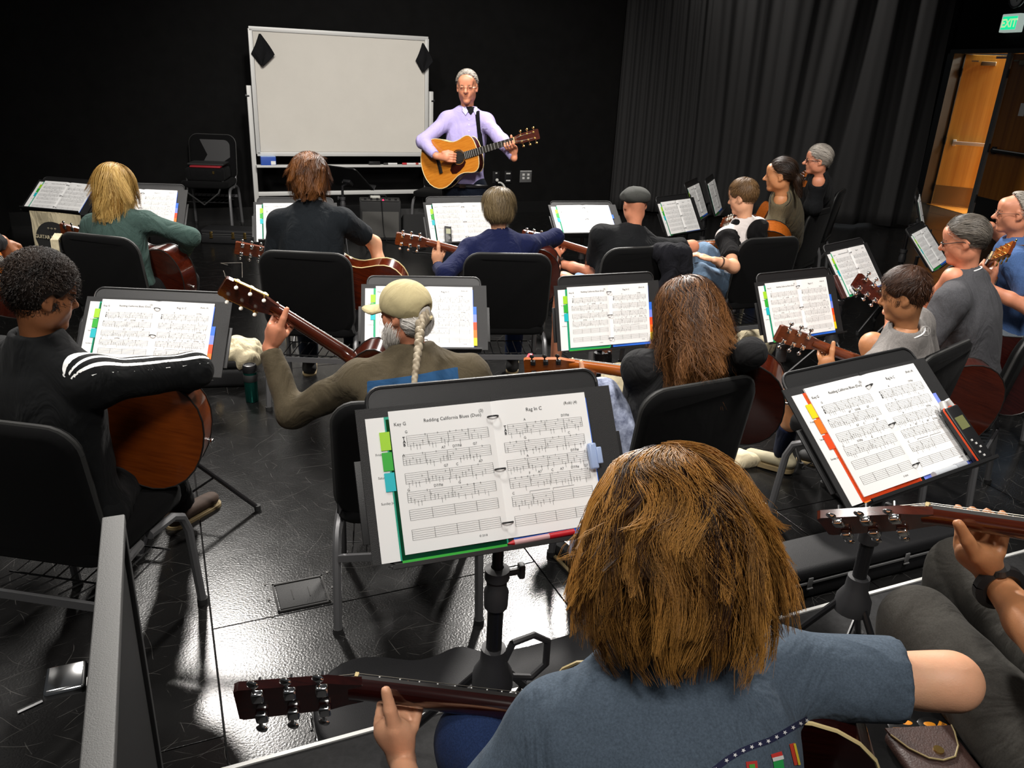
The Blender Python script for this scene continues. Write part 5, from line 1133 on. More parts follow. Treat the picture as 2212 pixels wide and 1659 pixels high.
P = seat_from_top(1779, 455, 52, 'black chair under the person in olive')
g6 = lap(P, 62, (1578, 472), dx=.05, dz=.24, mode='near', label='guitar whose headstock shows at the chin of the hooded person', top=W_spruce, back=W_maple, neck=W_neck, tuner=M_pearl)
p6 = person('person in an olive t-shirt seated beside the curtain', PD(1684, 379, 5.92), 62, k=.98, pelv=P, hyaw=10, hpitch=-6, skin='tan', shirt=M_olive, pants=M_jeanl, guitar=g6, fx=.42, shoe_m=M_blkm, face=dict(nose=1.1, chin=1.1))
hd = p6['hd']; P_, cu_ = short_hair(hd, .010, .070, .085, -.090, -.080); P_ += [hd.RC((0, -.10, .0), (0, -.135, -.03), .028, .030, .02), hd.RC((0, -.135, -.03), (.0, -.155, -.15), .034, .016, .02)]
hair(p6['o'], hd, P_, H_dark, 3200, .12, fl_back, cuts=cu_, seed=8, rad=.0008, zmin=-.17); wkid('necklace', MB().tube([p6['N']+p6['rr']*.068*math.cos(a)+p6['tf']*.068*math.sin(a)+p6['up']*.03 for a in np.linspace(0, 2*math.pi, 25)], .003, 6, False), M_blk, p6['o'])

P = seat_from_top(1822, 412, 62, 'black chair nearest the curtain under the black long-sleeved shirt')
g7 = lap(P, 72, (1722, 384), dx=.05, dz=.26, mode='near', label='guitar neck showing behind the olive t-shirt', top=W_spruce, back=W_maple, neck=W_maple)
p7 = person('person in dark glasses and a black long-sleeved shirt beside the curtain', PD(1766, 347, 6.6), 74, k=.98, bw=1.05, pelv=P, hyaw=6, hpitch=-3, skin='pink', shirt=M_black, sleeve='long', pants=M_jean, guitar=g7, shoe_m=M_blkm, face=dict(nose=1.25), hscale=0.82)
hd = p7['hd']; P_, cu_ = short_hair(hd, .014, .082, .075, -.088, -.090, .008); hair(p7['o'], hd, P_, H_grey, 3600, .09, fl_back, cuts=cu_, seed=9, rad=.0008); glasses(p7['o'], hd, mat('frame_dark', '#1d0f0c', .3), w=.0026); eyes(p7)

# --- left edge: player cut by the frame
g17 = guitar(PD(-12, 560, 3.95), PD(-95, 470, 4.3), (.75, -.25, .6), 'orange sunburst guitar cut by the picture edge', top=W_burst, back=W_maho, exact='S')
p17 = person('person in black cut off by the picture edge, hand on an orange guitar', PD(-150, 430, 4.05), -62, k=1.0, skin='brown', shirt=M_black, sleeve='long', pants=M_darkw, guitar=g17, R=dict(Q=PD(22, 545, 3.92), wr=PD(2, 520, 3.9), up=(.3, -.5, .7)), RE=PD(-110, 560, 3.6), shoe_m=M_blkm); seat_at(p17['P'], -62, 'black chair at the picture edge under the orange guitar player')

# --- second row
P = seat_from_top(-30, 918, -8, 'black chair under the striped track jacket')
g8 = lap(P+V(.02, 0, 0), -18, (-110, 815), n=(.45, 1, -.10), S=(216, 882), ahead=.24, nd=.15, label='brown classical guitar under the arm of the track jacket', top=W_spruce, back=W_cedar, classical=True, pick=False)
def z8(q, w, c):
    S, (E, wr, _) = c['Sh'][1], c['arm'][1]; d = nrm(E-S); x = w-S; t = x @ d; up = nrm(V(0, 0, 1)-d*d[2]); sd = np.cross(d, up); lat = x @ sd; hi = x @ up; ang = np.arctan2(lat+.0, np.maximum(hi, 1e-4))
    st = np.sin((ang*1.0+.50)*13.5); return np.where((t > -.10) & (t < .32) & (hi > .018) & (ang > -.75) & (ang < .95), st, -1)
M_track = zoned('cloth_track', ['#101112', '#e4e4e2'], [0.35], var=.1)
p8 = person('person in a black track jacket with white sleeve stripes', PD(92, 640, 2.58), -18, k=1.0, bw=1.03, pelv=P+V(.02, .0, 0), hyaw=-22, hpitch=-14, skin='brown', shirt=M_track, sleeve='long', pants=M_darkw, guitar=g8, RE=PD(418, 800, 2.36), zone=z8, collar=.055, vox=.008, fold=.006, shoe_m=mat('shoe_brown', '#3a291d', .8), feet=[PZ(330, 1060, .09), PZ(392, 1085, .09)], knees=[PZ(150, 960, .50), PZ(330, 955, .46)], hem=.14, hscale=0.79)
hd = p8['hd']; P_, cu_ = short_hair(hd, .020, .088, .062, -.088, -.085, .020); hair(p8['o'], hd, P_, hairmat('hair_black_curl', '#0b0705', '#2e2016', .6), 6500, .05, fl_short, cuts=cu_, seed=10, rad=.0009, curl=1.1, curlf=260, spread=.5, K=9, wave=.6, tipfly=.4)

oc = V(-.36, 2.52, 0); chair(oc, 10, 'black chair under the tan cap, half behind the nearest binder')
g9 = lap((oc[0]+.05, oc[1]-.05, .55), 6, (594, 664), dx=.04, dz=.09, ahead=.28, mode='far', label='classical guitar with gold tuners held by the person in the tan cap', top=wood('spruce_light', '#d08a38', '#b36a1e', .3, .4), back=W_maho, neck=wood('neck_dark', '#4a1c0c', '#361208', .2, .6), classical=True, pick=False)
def z9(q, w, c):
    lat = np.abs(q[:, 0]); top = (c['Lsp']-.048)-q[:, 2]+.02*np.sin(q[:, 0]*6); side = .150-lat; a = np.minimum(top, side)
    for s in (-1, 1):
        S, (E, wr, _) = c['Sh'][s], c['arm'][s]; x = w-(S+(E-S)*.18); a = np.minimum(a, np.where(x @ nrm(E-S) > -.05, np.linalg.norm(np.cross(x, nrm(E-S)), axis=1)-.066, 1))
    return a*10
M_fleece = zoned('cloth_fleece', ['#4a4233', '#23466a'], [0.0], var=.15)
p9 = person('person in a tan baseball cap and an olive and blue fleece', PD(874, 676, 2.72), 6, k=1.0, bw=1.12, pelv=(oc[0]+.05, oc[1]-.05, .55), hyaw=54, hpitch=-6, skin='pink', shirt=M_fleece, sleeve='long', pants=M_dpant, guitar=g9, LE=PD(632, 892, 2.48), fx=.425, zone=z9, collar=.045, vox=.008, fold=.007, RE=PD(1060, 880, 2.6), hscale=0.82)
hd = p9['hd']; P_ = [hd.EL((0, -.016, .028), (.081, .101, .088)), hd.EL((0, -.05, -.03), (.074, .056, .06), .03)]+[hd.EL((q*.088, .004, -.016), (.030, .036, .048), .006, True) for q in (-1, 1)]
hair(p9['o'], hd, P_, H_white, 2600, .10, fl_back, cuts=[((0, .040, -.01), (0, 1, -.2)), ((0, 0, -.07), (0, .3, -1)), ((0, 0, .022), (0, .15, 1))], zmin=-.09, sel=lambda q: (q[:, 2] < .0) & (q[:, 1] < -.045), seed=11, rad=.0008)
bd = [hd.EL((0, .055, -.105), (.056, .052, .050)), hd.EL((.052, .02, -.065), (.020, .038, .05), .02), hd.EL((-.052, .02, -.065), (.020, .038, .05), .02), hd.EL((0, .06, -.145), (.036, .034, .035), .03)]
o = hair(p9['o'], hd, bd, H_white, 2200, .06, lambda q: np.stack([q[:, 0]*2, .25+q[:, 1]*0, -1+q[:, 0]*0], 1), seed=12, rad=.0007, capz=.6); o.name = 'beard'
M_cap = fabric('cap_tan', '#b3a67f', .06, bump=.25)
cp = polygonise([hd.EL((0, -.010, .042), (.094, .116, .098), .01), hd.EL((0, -.010, .030), (.080, .098, .088), .004, True), hd.EL((0, -.125, .010), (.042, .04, .034), .01, True)], .0045, [(hd.L(0, 0, .004), hd.A.T @ V(0, .16, -1))])
ct = wkid('baseball_cap', vmesh('baseball_cap', [cp]), M_cap, p9['o'])
br = MB(); bv = []
for i in range(13):
    a = -1.05+2.1*i/12
    for j in range(4):
        t = j/3; r_ = .10+.085*t*math.cos(a*1.15)**.6; bv.append(hd.L(.085*math.sin(a)*(1+.1*t), .02+.078*math.cos(a)+(.115*t*max(math.cos(a*1.25), 0)**.6), .030-.016*t-.014*(math.sin(a)**2)))
br.add(bv, [(i*4+j, (i+1)*4+j, (i+1)*4+j+1, i*4+j+1) for i in range(12) for j in range(3)]); o = wkid('cap_brim', br, M_cap, p9['o']); o.modifiers.new('t', 'SOLIDIFY').thickness = .005
wkid('cap_strap', MB().tube([hd.L(.055*math.sin(a), -.014-.112*math.cos(a*.9), -.014) for a in np.linspace(-.75, .75, 9)], .006, 6), M_cap, p9['o'])
bpt = [hd.L(0, -.112, -.005)]+[PD(x, y, d) for x, y, d in ((908, 700, 2.60), (905, 740, 2.53), (900, 780, 2.50), (896, 815, 2.49), (893, 845, 2.49))]; bpt = np.array(bpt); tt = np.linspace(0, 5, 30); bc = np.stack([np.interp(tt, range(6), bpt[:, j]) for j in range(3)], 1); brd = []
for i, q in enumerate(bc):
    s = 1 if i % 2 else -1; r_ = .0155*(1-.55*i/29); d = nrm(bc[min(i+1, 29)]-bc[max(i-1, 0)]); x = nrm(np.cross(d, V(0, 1, 0))); brd.append(EL(q+x*s*r_*.45, (r_*.8, r_*.8, r_*1.35), [nrm(x-d*s*.6), np.cross(nrm(x-d*s*.6), V(0, 1, 0)), V(0, 1, 0)] if False else None, .003))
wkid('braid', vmesh('braid', [polygonise(brd, .0035)], zone=lambda q: .45+.35*noise3(q, 70, 3)), H_bob if False else hairmat('hair_braid', '#6a5a45', '#c9bda6'), p9['o'])

P = seat_from_top(1535, 803, 28, 'black chair under the dark hooded top', z=.95)
g10 = lap(P, 22, (1238, 784), dx=.06, dz=.22, label='brown guitar with black tuners and a red clip held by the hooded top', top=W_spruce, back=W_maho, neck=W_maple, tuner=mat('tuner_black', (.02, .02, .02), .12))
p10 = person('person in a dark hooded top and patterned blue trousers', PD(1482, 668, 2.86), 22, k=.93, pelv=P, hpitch=-18, hroll=4, shirt=fabric('cloth_hoodie_charcoal', '#1f1f20', bump=.5), sleeve='long', pants=M_batik, guitar=g10, LE=PD(1372, 888, 2.55), RE=PD(1622, 760, 2.75), fx=.42, vox=.008, knees=[PD(1300, 858, 2.85), PD(1400, 800, 3.05)], shoe_m=M_blkm, fold=.006, hscale=0.9)
hd = p10['hd']; P_ = [hd.EL((0, -.016, .038), (.096, .115, .098)), hd.EL((0, -.060, -.05), (.108, .085, .115), .03), hd.EL((-.020, -.070, -.15), (.110, .060, .10), .03), hd.EL((-.060, -.040, -.23), (.060, .050, .09), .03), hd.EL((-.085, .03, -.25), (.030, .045, .10), .03), hd.EL((.075, .0, -.05), (.035, .06, .10), .02)]
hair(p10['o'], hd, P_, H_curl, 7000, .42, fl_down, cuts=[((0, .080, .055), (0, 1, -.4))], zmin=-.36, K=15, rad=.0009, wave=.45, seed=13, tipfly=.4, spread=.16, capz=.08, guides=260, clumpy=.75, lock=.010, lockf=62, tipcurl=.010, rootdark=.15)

P = seat_from_top(2062, 757, 42, 'black chair under the light grey t-shirt')
g11 = lap(P, 46, (1758, 741), dx=.04, dz=.20, mode='flat', nd=-.04, label='brown guitar with chrome tuners held by the person in light grey', top=W_spruce, back=W_maho, neck=W_neck)
p11 = person('person in a light grey t-shirt, shorts and beige sneakers', PD(1953, 640, 3.4), 46, k=.95, pelv=P, hyaw=14, hpitch=-14, skin='tan', shirt=M_ltgrey, pants=M_khaki, legs='shorts', guitar=g11, fx=.40, vox=.008, knees=[PZ(1722, 838, .53), PD(1885, 745, 3.75)], feet=[PZ(1690, 975, .11), PZ(1900, 860, .09)], shoe_m=mat('shoe_beige', '#a29a80', .8), sock=fabric('sock_navy', '#121a30'), LE=PD(1830, 850, 3.2), hscale=0.8)
hd = p11['hd']; P_, cu_ = short_hair(hd, .016, .095, .050, -.088, -.060, .014); hair(p11['o'], hd, P_, hairmat('hair_umber', '#1c0f08', '#553623'), 6000, .045, fl_short, cuts=cu_, seed=14, rad=.0007, spread=.3, tipfly=.3)
def ring_of(p, m, r=.064, w=.003, lift=.02, nm='necklace'): return wkid(nm, MB().tube([p['N']+p['rr']*r*math.cos(a)+p['tf']*r*math.sin(a)+p['up']*(lift-.012*math.sin(a)) for a in np.linspace(0, 2*math.pi, 25)], w, 6, False), m, p['o'])
ring_of(p11, M_white)
_H = PD(2083, 520, 4.15); _P12 = V(_H[0], _H[1], .55)-V(-math.sin(D2R(52)), math.cos(D2R(52)), 0)*.16+V(math.cos(D2R(52)), math.sin(D2R(52)), 0)*.03
g12 = lap(_P12, 52, (1908, 653), dx=.03, nd=-.06, label='dark guitar whose headstock shows left of the light grey t-shirt', top=W_spruce, back=W_mahod, neck=W_maho)
p12 = person('person with glasses in a charcoal t-shirt', PD(2083, 520, 4.15), 52, k=1.03, bw=1.12, hyaw=8, hpitch=-16, skin='pink', shirt=M_dkgrey, pants=M_dpant, guitar=g12, fx=.41, lean=.16, side=-.03, RE=PD(2058, 600, 4.42), R=dict(Q=PD(1965, 700, 4.2), wr=PD(2000, 665, 4.25)), shoe_m=M_blkm, face=dict(nose=1.1), hscale=0.8)
seat_at(p12['P'], 52, 'black chair under the person in the charcoal t-shirt'); ring_of(p12, M_white, .070)
hd = p12['hd']; P_, cu_ = short_hair(hd, .013, .072, .090, -.090, -.080); hair(p12['o'], hd, P_, H_salt, 4500, .07, fl_back, cuts=cu_, seed=15, rad=.0007, zvar=1.2); glasses(p12['o'], hd, M_blk, w=.0022); eyes(p12)
_H = PD(2193, 460, 5.25); _P13 = V(_H[0], _H[1], .55)-V(-math.sin(D2R(66)), math.cos(D2R(66)), 0)*.14
g13 = lap(_P13, 66, (2140, 552), dx=.03, dz=.26, mode='near', label='guitar with gold tuners and a brown strap at the right edge', top=W_spruce, back=W_maple, tuner=M_gold)
p13 = person('person in thin glasses and a blue t-shirt with a brown guitar strap', PD(2193, 460, 5.25), 66, k=1.03, hyaw=4, hpitch=-6, skin='pink', shirt=M_bluet, pants=M_khaki, guitar=g13, lean=.14, shoe_m=M_blkm, face=dict(nose=1.15), hscale=0.84); seat_at(p13['P'], 66, 'black chair under the person in the blue t-shirt')
hd = p13['hd']; P_, cu_ = short_hair(hd, .008, .025, .118, -.088, -.075); hair(p13['o'], hd, P_, H_grey, 2600, .03, fl_back, cuts=cu_, seed=16, rad=.0007); glasses(p13['o'], hd, mat('wire_steel', (.3, .28, .26), .3, metal=1), w=.0014); eyes(p13)
_q = p13; wkid('strap', ribbon([_q['N']-_q['rr']*.10-_q['tf']*.10-_q['up']*.16, _q['N']-_q['rr']*.10-_q['tf']*.055+_q['up']*.0, _q['N']-_q['rr']*.10+_q['tf']*.04+_q['up']*.015, _q['N']-_q['rr']*.09+_q['tf']*.12-_q['up']*.10, g13['O']+g13['a']*.2], .05, [-_q['tf'], _q['up']-_q['tf']*.6, _q['up']+_q['tf']*.5, _q['tf'], _q['tf']]), mat('strap_brown', '#6d5240', .7), g13['r'])
p14 = person('person in a light blue shirt mostly hidden behind the charcoal t-shirt', PD(2285, 395, 6.3), 72, skin='pink', shirt=M_ltblue, pants=M_khaki, lean=.12, L=dict(Q=PD(2122, 478, 5.9), wr=PD(2140, 487, 5.9)), LE=PD(2176, 530, 5.9), shoe_m=M_blkm); seat_at(p14['P'], 72, 'black chair under the person in light blue behind the others')
hd = p14['hd']; P_, cu_ = short_hair(hd); hair(p14['o'], hd, P_, H_sand, 800, .04, fl_short, cuts=cu_, seed=17)

# --- nearest players on the riser
_H = PD(1440, 1165, 1.08); _P15 = V(_H[0], _H[1], RH+.53)-V(-math.sin(D2R(24)), math.cos(D2R(24)), 0)*.20
g15 = lap(_P15, 24, (775, 1476), n=(.05, 1, .2), S=(1430, 1560), ahead=.27, nd=.02, label='dark mahogany guitar of the person in slate, nearest headstock', top=W_spruce, back=W_mahod, neck=W_mahod, bind=M_cream)
p15 = person('person in a slate t-shirt with a star band printed on the back', PD(1440, 1165, 1.08), 24, lean=.20, seat=RH+.43, k=.93, bw=1.0, hpitch=-22, hyaw=-6, hroll=-3, shirt=M_slate, pants=M_jean, guitar=g15, RE=PD(2055, 1472, 1.08), fx=.405, vox=.0065, fold=.005, LE=PD(930, 1900, 1.12), hem=.2, hscale=0.93, knees=[PZ(1030, 1600, .80), PZ(1310, 1510, .80)])
seat_at(p15['P'], 24, 'black chair under the slate t-shirt', RH)
hd = p15['hd']
P_ = [hd.EL((0, -.016, .040), (.094, .114, .098)), hd.EL((0, -.055, -.040), (.104, .084, .100), .03), hd.EL((0, -.056, -.085), (.080, .058, .050), .03), hd.EL((.084, .005, -.045), (.028, .06, .075), .03), hd.EL((-.084, .005, -.045), (.028, .06, .075), .03)]
def fl_hero(q):
    s = np.sign(q[:, 0]+.012); part = np.exp(-np.abs(q[:, 0]+.012)/.05)*(q[:, 2] > .05)
    return np.stack([q[:, 0]*5*np.clip(q[:, 2]*12+.2, 0, 1)+s*part*.12+.32*np.sin(q[:, 2]*46+q[:, 0]*30+q[:, 1]*20), q[:, 1]*1.5*np.clip(q[:, 2]*12, 0, 1)-.35*(q[:, 2] > .06)+.25*np.cos(q[:, 2]*50+q[:, 0]*40), -1+q[:, 2]*2], 1)
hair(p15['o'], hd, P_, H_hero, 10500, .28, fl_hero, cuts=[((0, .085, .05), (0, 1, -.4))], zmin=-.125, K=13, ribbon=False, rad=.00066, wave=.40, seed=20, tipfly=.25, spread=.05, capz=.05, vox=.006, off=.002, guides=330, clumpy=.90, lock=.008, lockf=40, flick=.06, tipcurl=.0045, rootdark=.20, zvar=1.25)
_S16 = PD(2480, 1172, 1.60); _f16 = V(-math.sin(D2R(14)), math.cos(D2R(14)), 0); _P16 = V(_S16[0], _S16[1], RH+.55)-_f16*.26-V(math.cos(D2R(14)), math.sin(D2R(14)), 0)*.04; _H = _P16+_f16*.10+V(0, 0, .66)
g16 = guitar(_S16, PD(2012, 1102, 1.66), (-.1, 1, .45), 'brown guitar with chrome tuners held by the watch-wearing player', top=W_spruce, back=W_maho, neck=wood('neck_red', '#54200f', '#3d1409', .22, .6))
p16 = person('person in grey jeans with a black watch, cut off by the picture edge', _H, 14, lean=.10, seat=RH+.45, k=1.02, skin='tan', shirt=M_black, pants=M_jeang, guitar=g16, LE=PD(2330, 1480, 1.5), fx=.40, vox=.008, knees=[PZ(1985, 1350, .85), PZ(2080, 1235, .85)], fold=.003)
seat_at(p16['P'], 14, 'black chair under the person in grey jeans', RH); hd = p16['hd']; P_, cu_ = short_hair(hd); hair(p16['o'], hd, P_, H_dark, 500, .04, fl_short, cuts=cu_, seed=21)
band(p16, -1, .10, mat('watch_band', (.015, .014, .014), .35), .034, .024, 'wristwatch', True)
# ---------------------------------------------------------------- guard rail on the riser edge
gr = root('guard_rail', W(-.15, .5, RH), 'black guard panel with a grey metal top rail standing on the riser', 'guard rail')
wkid('top_rail', MB().box((-.152, .30, 1.0), (.040, 2.42, .022), MW, .003), mat('rail_grey', (.10, .10, .098), .6, metal=.3, bump=.3, bscale=500), gr)
wkid('infill_panel', MB().box((-.150, .30, .65), (.018, 2.40, .68), MW), mat('panel_black', (.006, .006, .006), .6), gr)
for v_ in (1.49, -.4): wkid('post', MB().box((-.150, v_, .645), (.034, .034, .69), MW, .003), M_blkm, gr)
lm = MW @ Matrix.Translation((-.205, 1.09, .985)); wkid('latch', MB().box((0, 0, 0), (.055, .060, .016), lm, .006).cyl(lm @ Vector((-.03, -.02, -.012)), lm @ Vector((-.06, -.03, -.014)), .004, 8), M_chrome, gr)
wkid('latch_arm', MB().box((.01, 0, -.016), (.08, .02, .01), lm), M_alu, gr)
# ---------------------------------------------------------------- guitar cases
def latch_at(par, p, nrm_, m=M_gold, s=1.0):
    x = nrm(np.cross(V(0, 0, 1), nrm_)); M = frame_m(p, x, V(0, 0, 1), nrm_)
    o = wkid('latch', MB().box((0, .006*s, .003), (.022*s, .040*s, .006), M, .002).cyl(M @ Vector((-.013*s, -.02*s, .006)), M @ Vector((.013*s, -.02*s, .006)), .004*s, 8), m, par); return o
M_case = mat('case_black', (.010, .010, .011), .62, bump=.3, bscale=350, spec=.3); M_trim = mat('case_trim', (.10, .10, .10), .5)
def shaped_case(O, ang, h, label, scale=1.1, m=M_case, lm=M_chrome):
    a = D2R(ang); ex = V(math.cos(a), math.sin(a), 0); ey = V(-math.sin(a), math.cos(a), 0); M = frame_m(O, ex, ey, (0, 0, 1)); r = root('guitar_case', O, label, 'guitar case')
    body = [(x*scale, y*scale) for x, y in OUT]; n = len(_hw); up_ = [p for p in body[:n] if p[0] < .14]; lo_ = [p for p in body[n:] if p[0] < .14]
    poly = up_+[(.20, .085), (.34, .075), (.58, .085), (.70, .085), (.72, .06), (.72, -.06), (.70, -.085), (.58, -.085), (.34, -.075), (.20, -.085)]+lo_
    wkid('base', MB().prism(poly, 0, h*.6, M), m, r, ang=50); top = MB(); n = len(poly); vv = []
    for s, z in ((1.0, h*.6), (1.0, h*.9), (.985, h*.97), (.95, h)): vv += [M @ Vector((p[0]*s, p[1]*s, z)) for p in poly]
    top.add(vv, [(k*n+i, k*n+(i+1) % n, (k+1)*n+(i+1) % n, (k+1)*n+i) for k in range(3) for i in range(n)]+[tuple(range(3*n, 4*n))]); wkid('lid', top, m, r, ang=50)
    pl = [M @ Vector((p[0], p[1], h*.6)) for p in poly]; wkid('trim_bead', MB().tube(pl+[pl[0]], .004, 6, False), M_trim, r)
    for i in (3, 6, 14): p = V(*(M @ Vector((poly[i][0], poly[i][1], h*.6)))); latch_at(r, p, nrm(V(*(M.to_3x3() @ Vector((poly[i][0]*.3, poly[i][1], 0))))), lm)
    p = V(*(M @ Vector((poly[0][0], 0, h*.55)))); latch_at(r, p+ey*.05, -ex, lm); latch_at(r, p-ey*.05, -ex, lm)
    return r
shaped_case(W(.60, 1.775, 0), 24, .125, 'black guitar case on the floor below the nearest music stand', 1.10)
u0, z0 = on_v(1660, 1250, 1.86); u1, z1 = on_v(2030, 1162, 1.86); hb = max(.12, min(.32, (z0+z1)/2))
cb = root('guitar_case', W(2.4, 1.95, 0), 'long black guitar case lying in front of the person in grey jeans', 'guitar case')
wkid('base', MB().box((2.45, 1.96, hb*.27), (1.25, .20, hb*.54), MW, .02), M_case, cb); wkid('lid', MB().box((2.45, 1.96, hb*.78), (1.25, .20, hb*.44), MW, .02), M_case, cb)
wkid('trim_bead', MB().box((2.45, 1.858, hb*.55), (1.22, .006, .008), MW), M_trim, cb)
for u in (2.1, 2.6): latch_at(cb, W(u, 1.857, hb*.55), -E2, M_trim)
c = PZ(505, 528, 0); sc_ = root('instrument_case', c, 'small black case with gold latches on the floor by the stacked chair', 'case'); MQ = Matrix.Translation(Vector(c)) @ Matrix.Rotation(D2R(3), 4, 'Z')
wkid('base', MB().box((0, .14, .045), (.66, .28, .09), MQ, .015), M_case, sc_); wkid('lid', MB().box((0, .14, .115), (.66, .28, .05), MQ, .015), M_case, sc_); wkid('stitching', MB().box((0, -.001, .098), (.62, .003, .004), MQ), M_trim, sc_)
for x in (-.22, .0, .12): latch_at(sc_, V(*(MQ @ Vector((x, -.002, .09)))), V(*(MQ.to_3x3() @ Vector((0, -1, 0)))), M_gold, 1.3)
wkid('handle', MB().tube([MQ @ Vector(p) for p in ((.19, -.01, .08), (.20, -.04, .05), (.26, -.05, .045), (.32, -.04, .05), (.33, -.01, .08))], .008, 8), M_blk, sc_)
c = PZ(470, 842, 0); MQ = Matrix.Translation(Vector(c)) @ Matrix.Rotation(D2R(12), 4, 'Z'); kc = root('guitar_case', c, 'black guitar case with a gold latch under the cream cloth', 'guitar case')
wkid('base', MB().box((-.18, .22, .06), (.72, .40, .12), MQ, .03), M_case, kc); wkid('lid', MB().box((-.18, .22, .145), (.72, .40, .055), MQ, .02), M_case, kc)
latch_at(kc, V(*(MQ @ Vector((.0, .018, .12)))), V(*(MQ.to_3x3() @ Vector((0, -1, 0)))), M_gold, 1.2); latch_at(kc, V(*(MQ @ Vector((-.3, .018, .12)))), V(*(MQ.to_3x3() @ Vector((0, -1, 0)))), M_gold, 1.2)
# ---------------------------------------------------------------- cream cloth and tote bags
M_canvas = fabric('canvas_cream', '#cbbfa0', .06, bump=.5)
def crumple(c, r, label, seed, name='tote_bag', rot=0):
    c = V(*c); A = np.array([[math.cos(rot), math.sin(rot), 0], [-math.sin(rot), math.cos(rot), 0], [0, 0, 1]]); P_ = [EL(c+V(0, 0, r[2]*.55), r, A, .03)]
    rg = random.Random(seed)
    for i in range(5): a = rg.uniform(0, 6.28); P_.append(EL(c+V(math.cos(a)*r[0]*.6, math.sin(a)*r[1]*.6, r[2]*rg.uniform(.3, .9)), (r[0]*.45, r[1]*.4, r[2]*.55), A, .02))
    o = link(name, vmesh(name, [polygonise(P_, .008, [(c, (0, 0, -1))])], fold=.020, fscale=13, seed=seed), M_canvas); tag(o, label, 'tote bag' if name == 'tote_bag' else 'cloth'); return o
crumple(PZ(520, 782, .12), (.14, .11, .095), 'crumpled cream tote bag beside the green tumbler', 1, rot=-.5)
crumple(PZ(1622, 765, .0), (.14, .11, .11), 'crumpled cream tote bag right of the dark hooded top', 2)
crumple(PZ(1345, 850, .0), (.17, .13, .12), 'cream tote bag behind the neck of the red-clipped guitar', 3, rot=.4)
crumple(PZ(1598, 1000, .0), (.10, .06, .04), 'end of a cream tote bag on the floor near the beige sneaker', 4)
# tote hanging on the stand at the left
def hung_tote():
    M = frame_m(PD(128, 520, 6.75), (math.cos(D2R(-11)), math.sin(D2R(-11)), 0), (0, 0, 1), (-math.sin(D2R(11)), -math.cos(D2R(11)), 0)); r = root('tote_bag', PD(128, 560, 6.75), 'cream tote bag with black guitar weekend print hanging from a stand', 'tote bag')
    f = MB().grid(lambda a, b: M @ Vector(((a-.5)*(.40+.02*b), (b-.5)*.40, .035*math.sin(math.pi*a)*(1-b*.5)+.01*math.sin(a*9+b*4))), 14, 10); f.grid(lambda a, b: M @ Vector(((.5-a)*(.40+.02*b), (b-.5)*.40, -.02*math.sin(math.pi*a))), 14, 10); wkid('bag', f, M_canvas, r)
    q = MB(); pick = [(.17*math.cos(t)*(1 if math.sin(t) > 0 else .92), .155*math.sin(t)-.01) for t in np.linspace(0, 2*math.pi, 30)[:-1]]; q.add([M @ Vector((p[0]*.95, p[1], .046-.12*abs(p[0])**1.5)) for p in pick], [tuple(range(29))]); wkid('print', q, mat('print_black', (.02, .02, .02), .8), r)
    for t, s, y in (('GUITAR WEEKEND', .036, .02), ('* * *', .04, .075)):
        v, fc = glyph(t, s, 'CENTER', .001); m_ = MB().add([M @ Vector((p[0], p[1]+y, .053-.12*abs(p[0])**1.5)) for p in v], fc); wkid('lettering', m_, M_canvas, r)
hung_tote()
t = PZ(128, 515, .87); wkid_o = ribbon([t+V(0, .05, -.12), t+V(0, .035, .0), t+V(0, 0, .022), t+V(0, -.045, .0), t+V(.01, -.065, -.14), t+V(.015, -.07, -.24)], .042, [V(0, 1, 0), V(0, .6, .6), V(0, 0, 1), V(0, -.7, .5), V(0, -1, 0), V(0, -1, 0)], .006).obj('bag_strap', M_canvas); tag(wkid_o, 'cream bag strap hung over a chair back by the green jacket', 'strap')
# ---------------------------------------------------------------- tumbler
c = PZ(545, 866, 0); tb = root('travel_tumbler', c, 'green metal travel tumbler with black lid on the floor', 'tumbler')
wkid('body', MB().lathe([(.0, .002), (.034, .002), (.036, .01), (.037, .12), (.037, .125)], c, 28), mat('tumbler_green', (.02, .16, .13), .18, metal=.9), tb)
wkid('grip', MB().lathe([(.037, .125), (.0385, .127), (.0385, .165), (.037, .167)], c, 28), M_blkm, tb); wkid('band', MB().lathe([(.037, .167), (.037, .180)], c, 28), mat('tumbler_green', (.02, .16, .13), .18, metal=.9), tb)
wkid('lid', MB().lathe([(.0375, .180), (.039, .182), (.039, .212), (.035, .222), (.028, .224), (.026, .219), (0, .219)], c, 28), M_blk, tb)
# ---------------------------------------------------------------- amplifier with its bits
c = PZ(823, 519, 0); am = root('guitar_amplifier', c, 'small black guitar amplifier with grey grille by the wall', 'amplifier'); MA = Matrix.Translation(Vector(c)) @ Matrix.Rotation(D2R(12), 4, 'Z')
wkid('cabinet', MB().box((0, .14, .21), (.44, .28, .42), MA, .012), M_blkm, am); wkid('grille', MB().box((0, -.004, .17), (.39, .012, .28), MA, .002), mat('grille_grey', (.075, .073, .068), .9, var=.4, vscale=500, bump=.5, bscale=600), am)
wkid('control_panel', MB().box((0, .05, .424), (.40, .11, .008), MA), mat('panel_dark', (.03, .03, .03), .4), am)
for i in range(6): wkid('knob', MB().cyl(MA @ Vector((-.16+.065*i, .05, .428)), MA @ Vector((-.16+.065*i, .05, .447)), .012, 12), M_blk, am)
wkid('power_light', MB().ball(MA @ Vector((.03, .01, .432)), .010, 6), mat('led_red', (.6, .02, .06), .4, emit='#ff2050', estr=3), am)
wkid('handle', MB().tube([MA @ Vector(p) for p in ((-.12, .18, .42), (-.10, .18, .46), (.06, .18, .46), (.08, .18, .42))], .009, 8), M_blk, am)
